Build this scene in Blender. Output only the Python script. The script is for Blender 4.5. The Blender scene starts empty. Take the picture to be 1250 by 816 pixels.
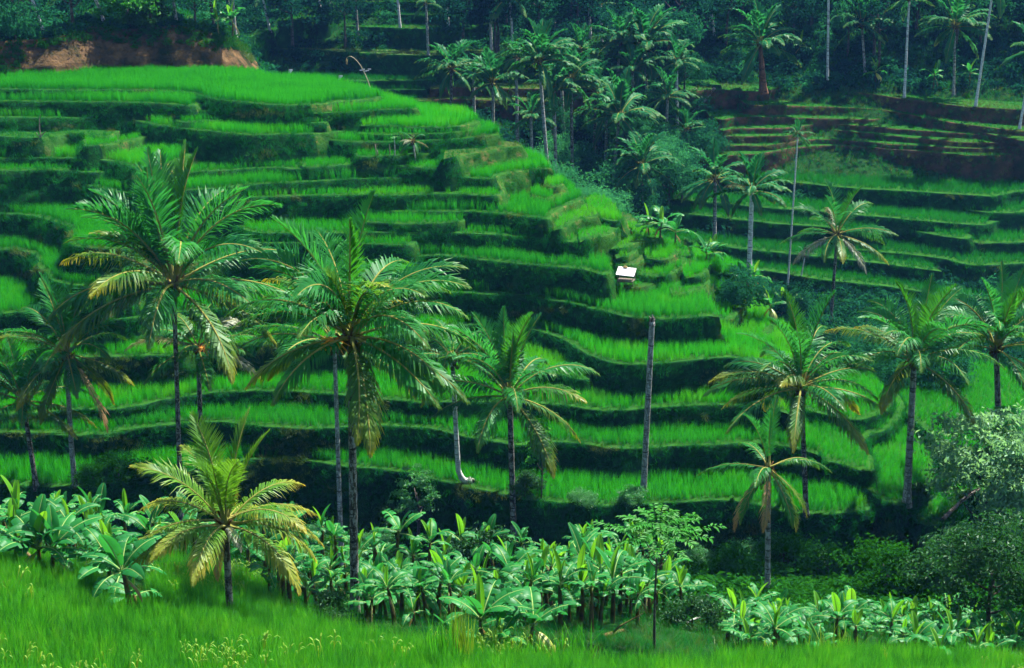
import bpy, bmesh, math, random
import numpy as np
from mathutils import Vector

sc = bpy.context.scene
COL = sc.collection
random.seed(11)
rng = np.random.default_rng(11)
R = math.radians

# ------------------------------------------------------------------ camera
PITCH, LENS = 17.0, 50.0
CAMZ = 40.0
cam_data = bpy.data.cameras.new('camera')
cam_data.lens = LENS
cam_data.sensor_width = 36.0
cam_data.clip_start = 0.5
cam_data.clip_end = 2000.0
cam = bpy.data.objects.new('camera', cam_data)
COL.objects.link(cam)
cam.location = (0, 0, CAMZ)
cam.rotation_euler = (R(90 - PITCH), 0, 0)
sc.camera = cam

# ------------------------------------------------------------------ light
SUN_AZ, SUN_EL = 44.0, 58.0        # azimuth from +Y towards +X
world = bpy.data.worlds.new('World')
sc.world = world
world.use_nodes = True
wn = world.node_tree.nodes
wl = world.node_tree.links
wn.clear()
sky = wn.new('ShaderNodeTexSky')
sky.sky_type = 'NISHITA'
sky.sun_disc = False
sky.sun_elevation = R(SUN_EL)
sky.sun_rotation = R(SUN_AZ)
bg = wn.new('ShaderNodeBackground')
bg.inputs['Strength'].default_value = 0.08
wo = wn.new('ShaderNodeOutputWorld')
wl.new(sky.outputs[0], bg.inputs[0])
wl.new(bg.outputs[0], wo.inputs[0])
sun_data = bpy.data.lights.new('sun', 'SUN')
sun_data.energy = 5.0
sun_data.angle = R(0.55)
sun_data.color = (1.0, 0.95, 0.86)
sun = bpy.data.objects.new('sun', sun_data)
COL.objects.link(sun)
SUN_DIR = Vector((math.sin(R(SUN_AZ)) * math.cos(R(SUN_EL)), math.cos(R(SUN_AZ)) * math.cos(R(SUN_EL)), math.sin(R(SUN_EL))))
sun.rotation_euler = SUN_DIR.to_track_quat('Z', 'Y').to_euler()
sun.location = (60, 60, 120)

sc.view_settings.view_transform = 'Standard'
sc.view_settings.look = 'None'
sc.view_settings.exposure = 2.05
sc.view_settings.gamma = 1.0
sc.view_settings.use_curve_mapping = False
sc.render.engine = 'CYCLES'
cy = sc.cycles
cy.max_bounces = 6
cy.diffuse_bounces = 3
cy.glossy_bounces = 2
cy.transmission_bounces = 4
cy.transparent_max_bounces = 6
cy.volume_bounces = 0
cy.use_denoising = True
try:
    cy.denoiser = 'OPENIMAGEDENOISE'
    cy.denoising_prefilter = 'ACCURATE'
except Exception:
    pass
cy.sample_clamp_indirect = 4.0
cy.use_adaptive_sampling = True
cy.adaptive_threshold = 0.02
sc.render.use_persistent_data = False

# ------------------------------------------------------------------ sight lines of the survey: where a sight line from the viewpoint meets a level or a depth
FPX = LENS / 36.0 * 1250.0
SP, CP = math.sin(R(PITCH)), math.cos(R(PITCH))

def ray(u, v):
    a, b = (u - 625.0) / FPX, (408.0 - v) / FPX
    return np.array([a, CP + b * SP, -SP + b * CP])

def at_z(u, v, z):
    d = ray(u, v)
    return np.array([0, 0, CAMZ]) + d * ((z - CAMZ) / d[2])

def at_y(u, v, y):
    d = ray(u, v)
    return np.array([0, 0, CAMZ]) + d * (y / d[1])

def slope_point(u, v, y0, z0, s):
    """where the sight line meets the even hillside that has height z0 at depth y0 and rises by s per metre"""
    d = ray(u, v)
    k = d[2] / d[1]
    y = (z0 - s * y0 - CAMZ) / (k - s)
    return at_y(u, v, y)

HILL = (80.0, 3.6, 0.50)
FAR = (137.0, 4.0, 0.40)

# ------------------------------------------------------------------ small helpers
def mesh(name, verts, faces, mats=(), idx=None, smooth=False):
    me = bpy.data.meshes.new(name)
    me.from_pydata([tuple(map(float, p)) for p in verts] if not isinstance(verts, list) else verts, [], faces)
    for m in mats:
        me.materials.append(m)
    if idx is not None:
        me.polygons.foreach_set('material_index', np.asarray(idx, dtype=np.int32))
    if smooth:
        me.polygons.foreach_set('use_smooth', np.ones(len(me.polygons), dtype=bool))
    me.update()
    return me

def link(name, me, parent=None, loc=(0, 0, 0), rot=(0, 0, 0), scale=None):
    o = bpy.data.objects.new(name, me)
    COL.objects.link(o)
    o.location = loc
    o.rotation_euler = rot
    if scale is not None:
        o.scale = (scale, scale, scale) if isinstance(scale, (int, float)) else scale
    if parent is not None:
        o.parent = parent
    return o

def tag(o, label=None, cat=None, group=None, kind=None):
    if label: o['label'] = label
    if cat: o['category'] = cat
    if group: o['group'] = group
    if kind: o['kind'] = kind
    return o

def thing(name, loc, label, cat, group=None, rz=0.0, kind=None):
    o = bpy.data.objects.new(name, None)
    o.empty_display_size = 0.3
    COL.objects.link(o)
    o.location = tuple(float(c) for c in loc)
    o.rotation_euler = (0, 0, rz)
    return tag(o, label, cat, group, kind)

def rot2(a):
    c, s = math.cos(a), math.sin(a)
    return np.array([[c, -s], [s, c]])

class VN:
    """smooth value noise on the plane"""
    def __init__(self, seed):
        self.t = np.random.default_rng(seed).random((64, 64)) * 2 - 1
    def __call__(self, x, y):
        x = np.asarray(x, float); y = np.asarray(y, float)
        i = np.floor(x).astype(int); j = np.floor(y).astype(int)
        fx = x - i; fy = y - j
        fx = fx * fx * (3 - 2 * fx); fy = fy * fy * (3 - 2 * fy)
        t = self.t
        a = t[i % 64, j % 64]; b = t[(i + 1) % 64, j % 64]
        c = t[i % 64, (j + 1) % 64]; d = t[(i + 1) % 64, (j + 1) % 64]
        return (a * (1 - fx) + b * fx) * (1 - fy) + (c * (1 - fx) + d * fx) * fy
vn1, vn2, vn3 = VN(1), VN(2), VN(3)

# ------------------------------------------------------------------ materials
def new_mat(name):
    m = bpy.data.materials.new(name)
    m.use_nodes = True
    nt = m.node_tree
    nt.nodes.clear()
    out = nt.nodes.new('ShaderNodeOutputMaterial')
    return m, nt, out

def mix_rgb(nt, fac, a, b):
    n = nt.nodes.new('ShaderNodeMix')
    n.data_type = 'RGBA'
    for sock, val in ((n.inputs[0], fac), (n.inputs[6], a), (n.inputs[7], b)):
        if isinstance(val, (int, float)):
            sock.default_value = val
        elif isinstance(val, tuple):
            sock.default_value = (*val, 1.0)
        else:
            nt.links.new(val, sock)
    return n.outputs[2]

def noise(nt, scale, detail=3.0, rough=0.6, vec=None, coord='Object'):
    n = nt.nodes.new('ShaderNodeTexNoise')
    n.inputs['Scale'].default_value = scale
    n.inputs['Detail'].default_value = detail
    n.inputs['Roughness'].default_value = rough
    if vec is None:
        if coord == 'World':
            g = nt.nodes.new('ShaderNodeNewGeometry')
            vec = g.outputs['Position']
        else:
            g = nt.nodes.new('ShaderNodeTexCoord')
            vec = g.outputs[coord]
    nt.links.new(vec, n.inputs['Vector'])
    return n.outputs['Fac']

def ramp(nt, fac, lo, hi):
    n = nt.nodes.new('ShaderNodeMapRange')
    n.inputs['From Min'].default_value = lo
    n.inputs['From Max'].default_value = hi
    nt.links.new(fac, n.inputs['Value'])
    return n.outputs['Result']

def rand(nt):
    return nt.nodes.new('ShaderNodeObjectInfo').outputs['Random']

def leaf_shader(nt, out, col, transl=0.5, rough=0.45, gloss=0.06, tcol=None, sheen_rough=None):
    d = nt.nodes.new('ShaderNodeBsdfDiffuse')
    t = nt.nodes.new('ShaderNodeBsdfTranslucent')
    g = nt.nodes.new('ShaderNodeBsdfGlossy')
    g.inputs['Roughness'].default_value = rough
    g.inputs['Color'].default_value = (0.85, 0.95, 0.9, 1)
    nt.links.new(col, d.inputs['Color'])
    nt.links.new(tcol if tcol is not None else col, t.inputs['Color'])
    m1 = nt.nodes.new('ShaderNodeMixShader')
    m1.inputs[0].default_value = transl
    nt.links.new(d.outputs[0], m1.inputs[1]); nt.links.new(t.outputs[0], m1.inputs[2])
    if gloss > 0:
        fr = nt.nodes.new('ShaderNodeLayerWeight')
        fr.inputs['Blend'].default_value = 0.25
        mr = nt.nodes.new('ShaderNodeMapRange')
        mr.inputs['From Min'].default_value = 0.0
        mr.inputs['From Max'].default_value = 1.0
        mr.inputs['To Min'].default_value = gloss
        mr.inputs['To Max'].default_value = min(0.3, gloss * 2.0)
        nt.links.new(fr.outputs['Fresnel'], mr.inputs['Value'])
        m2 = nt.nodes.new('ShaderNodeMixShader')
        nt.links.new(mr.outputs[0], m2.inputs[0])
        nt.links.new(m1.outputs[0], m2.inputs[1]); nt.links.new(g.outputs[0], m2.inputs[2])
        nt.links.new(m2.outputs[0], out.inputs[0])
    else:
        nt.links.new(m1.outputs[0], out.inputs[0])

def foliage(name, c1, c2, transl=0.45, rough=0.45, gloss=0.05, nscale=0.35, c3=None, tip=None, tboost=1.25):
    """leaf material: two greens mixed by plant and by patch, an optional third hue in patches, an optional colour towards the leaf tips"""
    m, nt, out = new_mat(name)
    r = rand(nt)
    n = noise(nt, nscale, 3, 0.6, coord='World')
    add = nt.nodes.new('ShaderNodeMath'); add.operation = 'ADD'
    sc_ = nt.nodes.new('ShaderNodeMath'); sc_.operation = 'MULTIPLY'; sc_.inputs[1].default_value = 0.5
    nt.links.new(r, sc_.inputs[0])
    sub = ramp(nt, n, 0.32, 0.72)
    sc2 = nt.nodes.new('ShaderNodeMath'); sc2.operation = 'MULTIPLY'; sc2.inputs[1].default_value = 0.6
    nt.links.new(sub, sc2.inputs[0])
    nt.links.new(sc_.outputs[0], add.inputs[0]); nt.links.new(sc2.outputs[0], add.inputs[1])
    tn = nt.nodes.new('ShaderNodeAttribute'); tn.attribute_name = 'tone'; tn.attribute_type = 'INSTANCER'
    ad2 = nt.nodes.new('ShaderNodeMath'); ad2.operation = 'ADD'; ad2.use_clamp = True
    nt.links.new(add.outputs[0], ad2.inputs[0]); nt.links.new(tn.outputs['Fac'], ad2.inputs[1])
    col = mix_rgb(nt, ad2.outputs[0], c1, c2)
    if c3 is not None:
        n2 = noise(nt, nscale * 3.1, 2, 0.6, coord='World')
        ad3 = nt.nodes.new('ShaderNodeMath'); ad3.operation = 'MULTIPLY_ADD'; ad3.inputs[1].default_value = 0.35
        nt.links.new(tn.outputs['Fac'], ad3.inputs[0]); nt.links.new(n2, ad3.inputs[2])
        col = mix_rgb(nt, ramp(nt, ad3.outputs[0], 0.55, 0.75), col, c3)
    if tip is not None:
        a = nt.nodes.new('ShaderNodeAttribute'); a.attribute_name = 'tip'
        n3 = noise(nt, 2.2, 2, 0.6, coord='Object')
        mu = nt.nodes.new('ShaderNodeMath'); mu.operation = 'MULTIPLY'
        nt.links.new(a.outputs['Fac'], mu.inputs[0]); nt.links.new(ramp(nt, n3, 0.25, 0.6), mu.inputs[1])
        col = mix_rgb(nt, mu.outputs[0], col, tip)
    b = nt.nodes.new('ShaderNodeMix'); b.data_type = 'RGBA'; b.blend_type = 'MULTIPLY'
    b.inputs[0].default_value = 1.0
    nt.links.new(col, b.inputs[6]); b.inputs[7].default_value = (tboost * 1.1, tboost, tboost * 0.6, 1)
    leaf_shader(nt, out, col, transl, rough, gloss, tcol=b.outputs[2])
    return m

def surface(name, cols, scale=1.0, rough=0.9, bump=0.4, bump_scale=None, coord='World', detail=5):
    """matte mottled surface: cols = list of (threshold centre, colour)"""
    m, nt, out = new_mat(name)
    p = nt.nodes.new('ShaderNodeBsdfPrincipled')
    p.inputs['Roughness'].default_value = rough
    p.inputs['Specular IOR Level'].default_value = 0.0
    n = noise(nt, scale, detail, 0.65, coord=coord)
    cr = nt.nodes.new('ShaderNodeValToRGB')
    e = cr.color_ramp.elements
    e[0].position, e[0].color = cols[0][0], (*cols[0][1], 1)
    e[1].position, e[1].color = cols[-1][0], (*cols[-1][1], 1)
    for pos, c in cols[1:-1]:
        q = e.new(pos); q.color = (*c, 1)
    nt.links.new(n, cr.inputs[0])
    nt.links.new(cr.outputs[0], p.inputs['Base Color'])
    if bump:
        bn = nt.nodes.new('ShaderNodeBump')
        bn.inputs['Strength'].default_value = bump
        bn.inputs['Distance'].default_value = 0.2
        nt.links.new(noise(nt, bump_scale or scale * 5, 4, 0.7, coord=coord), bn.inputs['Height'])
        nt.links.new(bn.outputs[0], p.inputs['Normal'])
    nt.links.new(p.outputs[0], out.inputs[0])
    return m

M = {}
M['rice'] = foliage('rice_leaf', (0.003, 0.095, 0.012), (0.014, 0.20, 0.008), 0.55, 0.5, 0, 0.10, c3=(0.045, 0.22, 0.008), tip=(0.036, 0.34, 0.014), tboost=1.4)
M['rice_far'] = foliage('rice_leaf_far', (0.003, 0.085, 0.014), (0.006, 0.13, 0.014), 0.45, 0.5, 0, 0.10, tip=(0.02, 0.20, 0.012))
M['rice_near'] = foliage('rice_leaf_near', (0.003, 0.065, 0.008), (0.020, 0.17, 0.006), 0.5, 0.45, 0.004, 0.8, c3=(0.06, 0.20, 0.012), tip=(0.055, 0.30, 0.014), tboost=1.35)
M['panicle'] = foliage('rice_ear', (0.07, 0.20, 0.010), (0.16, 0.26, 0.02), 0.35, 0.6, 0.01, 0.5)
M['turf'] = foliage('turf_blade', (0.004, 0.085, 0.016), (0.012, 0.14, 0.022), 0.35, 0.55, 0, 0.3, c3=(0.014, 0.12, 0.012))
M['turf_dry'] = foliage('dry_turf_blade', (0.025, 0.085, 0.012), (0.075, 0.11, 0.018), 0.35, 0.6, 0.01, 0.5, c3=(0.02, 0.09, 0.008))
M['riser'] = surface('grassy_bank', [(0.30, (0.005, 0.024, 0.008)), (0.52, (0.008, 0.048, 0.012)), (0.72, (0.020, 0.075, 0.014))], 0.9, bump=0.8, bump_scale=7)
M['riser_flank'] = surface('sun_tinted_bank', [(0.32, (0.012, 0.060, 0.010)), (0.55, (0.025, 0.085, 0.014)), (0.66, (0.08, 0.09, 0.026)), (0.80, (0.16, 0.115, 0.05))], 1.1, bump=0.9, bump_scale=6)  # bare tan soil, mixed with greens lightened as if in sun
M['riser_tan'] = surface('bare_bank', [(0.30, (0.05, 0.055, 0.012)), (0.5, (0.14, 0.12, 0.03)), (0.72, (0.22, 0.15, 0.06))], 1.3, bump=0.8, bump_scale=6)
M['riser_brown'] = surface('brown_bank', [(0.28, (0.014, 0.032, 0.012)), (0.46, (0.040, 0.036, 0.018)), (0.70, (0.12, 0.066, 0.040))], 0.7, bump=0.8, bump_scale=6)
M['tread'] = surface('paddy_mud', [(0.3, (0.010, 0.045, 0.008)), (0.7, (0.02, 0.08, 0.010))], 1.5, bump=0.4)
M['tread_dry'] = surface('dry_terrace_grass', [(0.3, (0.012, 0.05, 0.010)), (0.7, (0.05, 0.07, 0.018))], 1.5, bump=0.4)
M['ground'] = surface('valley_ground', [(0.3, (0.006, 0.022, 0.006)), (0.55, (0.010, 0.040, 0.009)), (0.75, (0.022, 0.060, 0.012))], 0.35, bump=0.7, bump_scale=3)
M['cliff'] = surface('cliff_earth', [(0.30, (0.008, 0.022, 0.009)), (0.42, (0.028, 0.026, 0.013)), (0.56, (0.085, 0.052, 0.026)), (0.78, (0.17, 0.11, 0.052))], 0.55, bump=1.0, bump_scale=2.5)
# ------------------------------------------------------------------ terraces: surveyed lip lines and levels
# each: lip line (left to right), far rim or None, reference point on the hillside or level, crop height (0 = bare), bank material
T = []
def terrace(lip, ref=None, z=None, back=None, rice=0.7, bank='riser', area='hill', B=9.0, top='tread', inset=0.5, tname='terrace'):
    y0, z0, s = HILL if area == 'hill' else FAR
    lip = list(lip)
    b = 0.0
    if z is None:
        us = np.linspace(min(p[0] for p in lip), max(p[0] for p in lip), 60)
        mono = [lip[0]]
        for p in lip[1:]:
            if p[0] > mono[-1][0]: mono.append(p)
        vs = np.interp(us, [p[0] for p in mono], [p[1] for p in mono])
        P_ = np.array([slope_point(u, v, y0, z0, s) for u, v in zip(us, vs)])
        if us[-1] - us[0] > 150:       # long terraces run very slightly downhill, as the survey shows
            b = 0.85 * np.polyfit(P_[:, 0], P_[:, 2], 1)[0]
        a = float(np.mean(P_[:, 2] - b * P_[:, 0]))
    else:
        a = float(z)
    # carry the lines on beyond the picture's edges
    if lip[0][0] <= -60: lip = [(lip[0][0] - 240, lip[0][1] + 6)] + lip
    if lip[-1][0] >= 1290: lip = lip + [(lip[-1][0] + 240, lip[-1][1] + (6 if area == 'far' else 0))]
    t = dict(lip=lip, a=a, b=b, back=back, rice=rice, bank=bank, area=area, B=B, top=top, inset=inset, z=a)
    T.append(t)
    return float(a + b * at_lvl(*lip[-1], t)[0])

def at_lvl(u, v, t):
    """where a sight line meets the (nearly level) plane of a terrace"""
    d = ray(u, v)
    k = (CAMZ - t['a']) / (t['b'] * d[0] - d[2])
    return np.array([0, 0, CAMZ]) + d * k

def tz(t, x):
    return t['a'] + t['b'] * np.asarray(x, float)

ONE = None
# near hill, from the foot upwards; z14 is the lowest
z14 = terrace([(-60, 588), (0, 590), (50, 594), (100, 594), (140, 589), (190, 582), (220, 578), (280, 566), (330, 560), (400, 566), (450, 572), (500, 577), (530, 585), (560, 590), (600, 600), (640, 607), (680, 613), (720, 617), (770, 616), (830, 612), (880, 611), (920, 615), (945, 622), (985, 628), (1040, 626), (1060, 621), (1064, 612), (1050, 598), (1030, 590)], ref=(500, 577), rice=0.85, B=7)
z13 = terrace([(-60, 526), (0, 527), (40, 528), (80, 531), (120, 530), (170, 523), (215, 517), (260, 515), (320, 520), (380, 523), (450, 519), (500, 521), (540, 526), (580, 535), (620, 542), (650, 543), (680, 540), (720, 543), (750, 548), (790, 546), (850, 543), (920, 541), (960, 545), (1000, 556)], ref=(500, 521), rice=0.8, B=7)
z12 = terrace([(-60, 508), (0, 505), (50, 503), (90, 500), (130, 499), (170, 495), (210, 487), (260, 480), (320, 477), (400, 481), (460, 487), (520, 491), (600, 491), (680, 494), (740, 500), (790, 498), (850, 495), (900, 495), (935, 497), (965, 505)], ref=(600, 491), rice=0.8, B=7)
z11 = terrace([(-60, 448), (0, 445), (60, 440), (120, 436), (170, 434), (210, 433), (260, 424), (330, 420), (420, 418), (480, 410), (560, 398), (620, 397), (660, 405), (690, 417), (725, 435), (755, 443), (790, 444), (830, 442), (870, 438), (898, 437), (925, 445), (945, 453)], ref=(725, 435), rice=0.8, B=8)
z11b = terrace([(640, 450), (665, 455), (690, 459), (715, 464), (722, 458)], z=(z12 + z11) / 2 - 0.1, rice=0.7, B=6)
z10 = terrace([(-60, 386), (0, 383), (30, 380), (52, 378), (80, 384), (110, 388), (150, 389), (190, 384), (240, 380), (330, 372), (420, 362), (500, 357), (560, 357), (600, 359), (640, 361), (680, 367), (700, 371), (730, 378), (760, 386), (800, 388), (840, 388), (862, 386), (877, 387)], ref=(680, 367), rice=0.8, B=9,
              back=[(872, 372), (850, 352), (820, 338)])
z9 = terrace([(-60, 303), (0, 305), (25, 305), (42, 311), (47, 325), (62, 340), (80, 346), (115, 349), (150, 343), (190, 331), (230, 321), (300, 312), (380, 309), (450, 309), (522, 312), (560, 314), (600, 318), (650, 323), (700, 327), (722, 331), (738, 336), (748, 332)], ref=(600, 318), rice=0.75, B=10,
             back=[(742, 318), (728, 300), (715, 290)])
z8 = terrace([(285, 268), (292, 278), (320, 284), (380, 285), (460, 284), (540, 284), (580, 286), (612, 287), (640, 289), (670, 292), (702, 295), (706, 288)], ref=(612, 287), rice=0.6, B=7,
             back=[(722, 280), (728, 268), (720, 258)])
z7 = terrace([(-60, 263), (0, 261), (40, 264), (72, 272), (90, 282), (86, 292), (90, 300), (125, 304), (158, 302), (182, 292), (202, 276), (230, 263), (285, 259), (380, 258), (450, 257), (500, 258), (560, 258), (610, 261), (640, 264), (668, 268), (674, 262), (690, 252), (712, 243)], ref=(560, 258), rice=0.82, B=9,
             back=[(705, 236), (692, 222), (674, 215)])
z6 = terrace([(-60, 225), (0, 226), (30, 222), (80, 221), (105, 226), (140, 234), (180, 236), (230, 232), (265, 230), (300, 226), (350, 223), (400, 221), (440, 218), (500, 217), (560, 217), (603, 218), (608, 214), (630, 210), (655, 207), (672, 206)], ref=(500, 217), rice=0.86, B=9,
             back=[(664, 197), (652, 191), (640, 187)])
z5b = terrace([(540, 194), (560, 190), (590, 185), (615, 180), (637, 178)], ref=(560, 192), rice=0, bank='riser', top='tread_dry', B=6, back=[(632, 175), (615, 172)])
z5 = terrace([(-60, 194), (0, 193), (30, 193), (80, 193), (110, 194), (145, 199), (175, 206), (205, 200), (230, 190), (250, 185), (275, 186), (320, 185), (360, 183), (400, 181), (430, 184)], ref=(320, 185), rice=0.81, B=9)
z4 = terrace([(395, 171), (420, 173), (450, 173), (500, 173), (550, 170), (580, 167), (609, 164)], ref=(500, 173), rice=0.81, B=6, bank='riser',
             back=[(606, 159), (597, 155), (582, 151)])
z3 = terrace([(-60, 143), (0, 143), (60, 144), (130, 144), (165, 147), (185, 152), (215, 155), (250, 160), (300, 164), (350, 164), (400, 162), (420, 160), (432, 155)], ref=(350, 164), rice=0.81, B=9)
z3b = terrace([(440, 154), (470, 154), (500, 155), (540, 156), (566, 153), (584, 148)], ref=(500, 155), rice=0.81, B=5, back=[(578, 141), (560, 136), (530, 132), (500, 128)])
z2 = terrace([(-60, 123), (0, 124), (80, 124), (150, 125), (200, 127), (232, 129), (246, 124)], rice=0.81, B=6)
z2c = terrace([(222, 134), (252, 136), (280, 137), (303, 137), (310, 133)], z=z2 - 0.5, rice=0.76, B=3)
z2b = terrace([(380, 139), (410, 137), (430, 137), (470, 134), (509, 133)], rice=0.76, B=5, back=[(505, 128), (485, 121), (468, 117)])
z1 = terrace([(-60, 108), (60, 110), (125, 110), (180, 110.5), (230, 113), (255, 120), (300, 125), (345, 128), (385, 127), (412, 124), (440, 122), (466, 119)], ref=(345, 128), rice=0.76, B=6,
             back=[(462, 114), (450, 110), (425, 104), (390, 97), (330, 93), (312, 89), (280, 86), (100, 86), (-60, 90)])
ONE = len(T) - 1
# grassy ledges without crop, part way down the taller banks
for lip, rc in (([(222, 149), (260, 147), (300, 146), (340, 147), (392, 150)], 0.55), ([(-60, 164), (0, 166), (45, 169), (90, 163), (128, 168)], 0.0), ([(108, 179), (150, 173), (190, 166), (224, 171)], 0.5),
            ([(375, 204), (420, 201), (455, 199), (500, 204), (545, 206)], 0.55), ([(200, 213), (260, 209), (330, 205), (372, 206)], 0.6), ([(440, 271), (500, 273), (560, 271)], 0.6), ([(380, 336), (450, 332), (500, 333)], 0.6),
            ([(300, 241), (380, 239), (470, 238), (560, 237), (604, 239)], 0.6), ([(300, 296), (380, 297), (460, 298), (500, 299)], 0.6), ([(130, 413), (200, 408), (270, 402)], 0.6), ([(440, 191), (480, 190), (530, 186)], 0.5), ([(0, 208), (60, 207), (120, 211)], 0.5), ([(230, 243), (270, 246), (300, 245)], 0.5), ([(440, 163), (490, 164), (540, 163), (575, 158)], 0.5)):
    lip = [(lip[0][0] - 9, lip[0][1] - 7)] + lip + [(lip[-1][0] + 9, lip[-1][1] - 7)]
    terrace(lip, rice=rc, top='tread', B=2.6, inset=0.3)
for lip, zz in (([(650, 240), (668, 243), (684, 236), (694, 229)], z7 + 0.5), ([(664, 226), (676, 229), (688, 224)], z7 + 1.0), ([(722, 262), (738, 268), (752, 270), (762, 266)], z8 + 0.55), ([(668, 300), (690, 304), (716, 304), (728, 298)], z9 + 0.55),
                ([(752, 316), (768, 312), (780, 305)], z9 + 0.0), ([(790, 316), (808, 318), (822, 312), (830, 304)], z9 - 0.3), ([(800, 338), (818, 334), (834, 326)], z10 + 1.0), ([(838, 340), (856, 336), (866, 330)], z10 + 0.9),
                ([(868, 350), (884, 356), (900, 346), (908, 336)], z10 - 0.8), ([(872, 332), (890, 336), (902, 326)], z10 - 0.2), ([(905, 426), (925, 430), (945, 424)], z11 - 0.3)):
    terrace(lip, z=zz, rice=0.67, top='tread', bank='riser', B=2.6, inset=0.25)
# right flank of the spur: short steps
zf2 = terrace([(676, 282), (690, 277), (705, 270), (729, 264)], z=(z8 + z7) / 2 + 0.15, rice=0.42, B=4, bank='riser', back=[(728, 257), (722, 250), (706, 243)])
zf3 = terrace([(706, 296), (722, 291), (740, 288), (752, 281), (757, 272)], z=z8 + 0.1, rice=0.42, B=4, back=[(756, 262), (750, 249), (738, 240), (722, 238), (708, 250)], bank='riser')
zf3b = terrace([(716, 300), (735, 297), (748, 290), (760, 284), (768, 276), (775, 270)], z=z8 - 1.3, rice=0, bank='riser_flank', top='tread_dry', B=4, back=[(770, 262), (760, 258)])
zf4 = terrace([(745, 305), (765, 302), (776, 297), (790, 294), (807, 291)], z=z9 + 0.4, rice=0.42, B=4, back=[(806, 284), (795, 279), (765, 271), (752, 275)], bank='riser')
zf4b = terrace([(738, 322), (756, 324), (772, 323), (785, 318), (786, 309)], z=z9 - 0.5, rice=0, bank='riser_flank', top='tread_dry', B=4)
zf6 = terrace([(770, 332), (795, 336), (812, 333), (830, 327), (842, 316)], z=z9 - 1.0, rice=0.42, bank='riser_flank', B=4, back=[(838, 300), (826, 295), (808, 291), (790, 300)])
zf7 = terrace([(765, 352), (788, 350), (802, 344), (815, 338), (826, 340)], z=z10 + 0.55, rice=0.42, bank='riser_flank', B=4)
zf8 = terrace([(822, 362), (845, 358), (860, 352), (868, 344)], z=z10 + 0.3, rice=0.42, B=4, back=[(862, 335), (845, 328), (830, 332)], bank='riser')
zg = terrace([(868, 378), (880, 392), (897, 388), (905, 372), (912, 356), (926, 346), (935, 348)], z=z10 - 1.6, rice=0.59, B=5, back=[(930, 338), (900, 322), (868, 308), (845, 300), (850, 330)], bank='riser')
zh = terrace([(888, 405), (910, 412), (935, 410), (945, 396), (940, 382)], z=z10 - 2.6, rice=0.59, B=5, back=[(935, 362), (915, 352), (900, 370)], bank='riser')
zi = terrace([(905, 440), (925, 447), (948, 450), (975, 440), (990, 425)], z=z11 - 0.9, rice=0.64, B=6, back=[(975, 405), (945, 390), (920, 400)], bank='riser')
# fields at the right hand foot of the spur
zra = terrace([(940, 520), (985, 560), (1010, 563), (1040, 571), (1066, 576), (1066, 562), (1056, 545), (1062, 530), (1085, 523), (1097, 510), (1104, 492), (1090, 476), (1070, 463), (1045, 449)], z=z14 + 1.5, rice=0.6, B=7, back=[(1010, 438), (975, 440), (950, 470)])
zra2 = terrace([(985, 500), (1010, 506), (1040, 512), (1070, 508), (1088, 492), (1084, 480)], z=z14 + 2.3, rice=0.6, B=7)
zrb = terrace([(1030, 586), (1050, 594), (1075, 609), (1100, 618), (1124, 604), (1140, 575), (1135, 550), (1118, 525), (1110, 500)], z=z14 + 0.5, rice=0.65, B=7, back=[(1095, 485), (1060, 500), (1045, 540)])
zrc = terrace([(1100, 500), (1125, 522), (1150, 545), (1180, 556), (1215, 560), (1290, 555)], z=z14 + 1.2, rice=0.6, B=16, back=[(1290, 470), (1180, 440), (1100, 440), (1080, 455)])
zrd = terrace([(1112, 628), (1125, 640), (1145, 641), (1165, 628), (1180, 600), (1290, 600)], z=z14 - 0.5, rice=0.55, B=8, back=[(1290, 565), (1200, 566), (1150, 570)])
# opposite side of the valley, right
def far(lip, **k):
    k.setdefault('rice', 0.75); k.setdefault('B', 9.0)
    return terrace(lip, area='far', **k)
far([(900, 220), (940, 221), (975, 223), (1000, 226), (1040, 230), (1100, 233), (1150, 236), (1195, 239), (1212, 240), (1240, 235), (1300, 230)], ref=(1040, 230), B=12)
far([(1185, 257), (1200, 259), (1220, 260), (1300, 258)], ref=(1200, 259), B=16)
far([(800, 243), (850, 246), (900, 250), (940, 254), (970, 256), (1000, 258), (1040, 262), (1080, 265), (1130, 270), (1190, 275), (1206, 274), (1220, 270), (1240, 265)], ref=(1040, 262), B=8)
far([(1070, 277), (1110, 281), (1150, 288), (1180, 292), (1186, 288)], ref=(1110, 281), B=6)
far([(1172, 294), (1200, 297), (1300, 296)], ref=(1200, 297), B=9)
far([(780, 258), (850, 262), (900, 268), (960, 274), (1000, 277), (1030, 281), (1078, 287)], ref=(900, 268), B=8)
far([(1040, 305), (1090, 309), (1150, 315), (1170, 321), (1195, 324), (1300, 321)], ref=(1090, 309), B=9)
far([(780, 290), (830, 295), (860, 297), (900, 303), (950, 308), (1000, 313), (1040, 318), (1100, 325), (1150, 332)], ref=(900, 303), B=8)
far([(840, 312), (880, 318), (920, 328), (960, 335), (1000, 341), (1060, 347), (1100, 352), (1150, 360), (1290, 372)], ref=(960, 335), B=8)
far([(930, 372), (990, 384), (1020, 388), (1060, 388), (1100, 392), (1180, 400), (1290, 410)], ref=(1020, 386), B=10)
far([(1000, 425), (1100, 440), (1200, 445), (1290, 450)], ref=(1100, 434), B=10)
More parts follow.
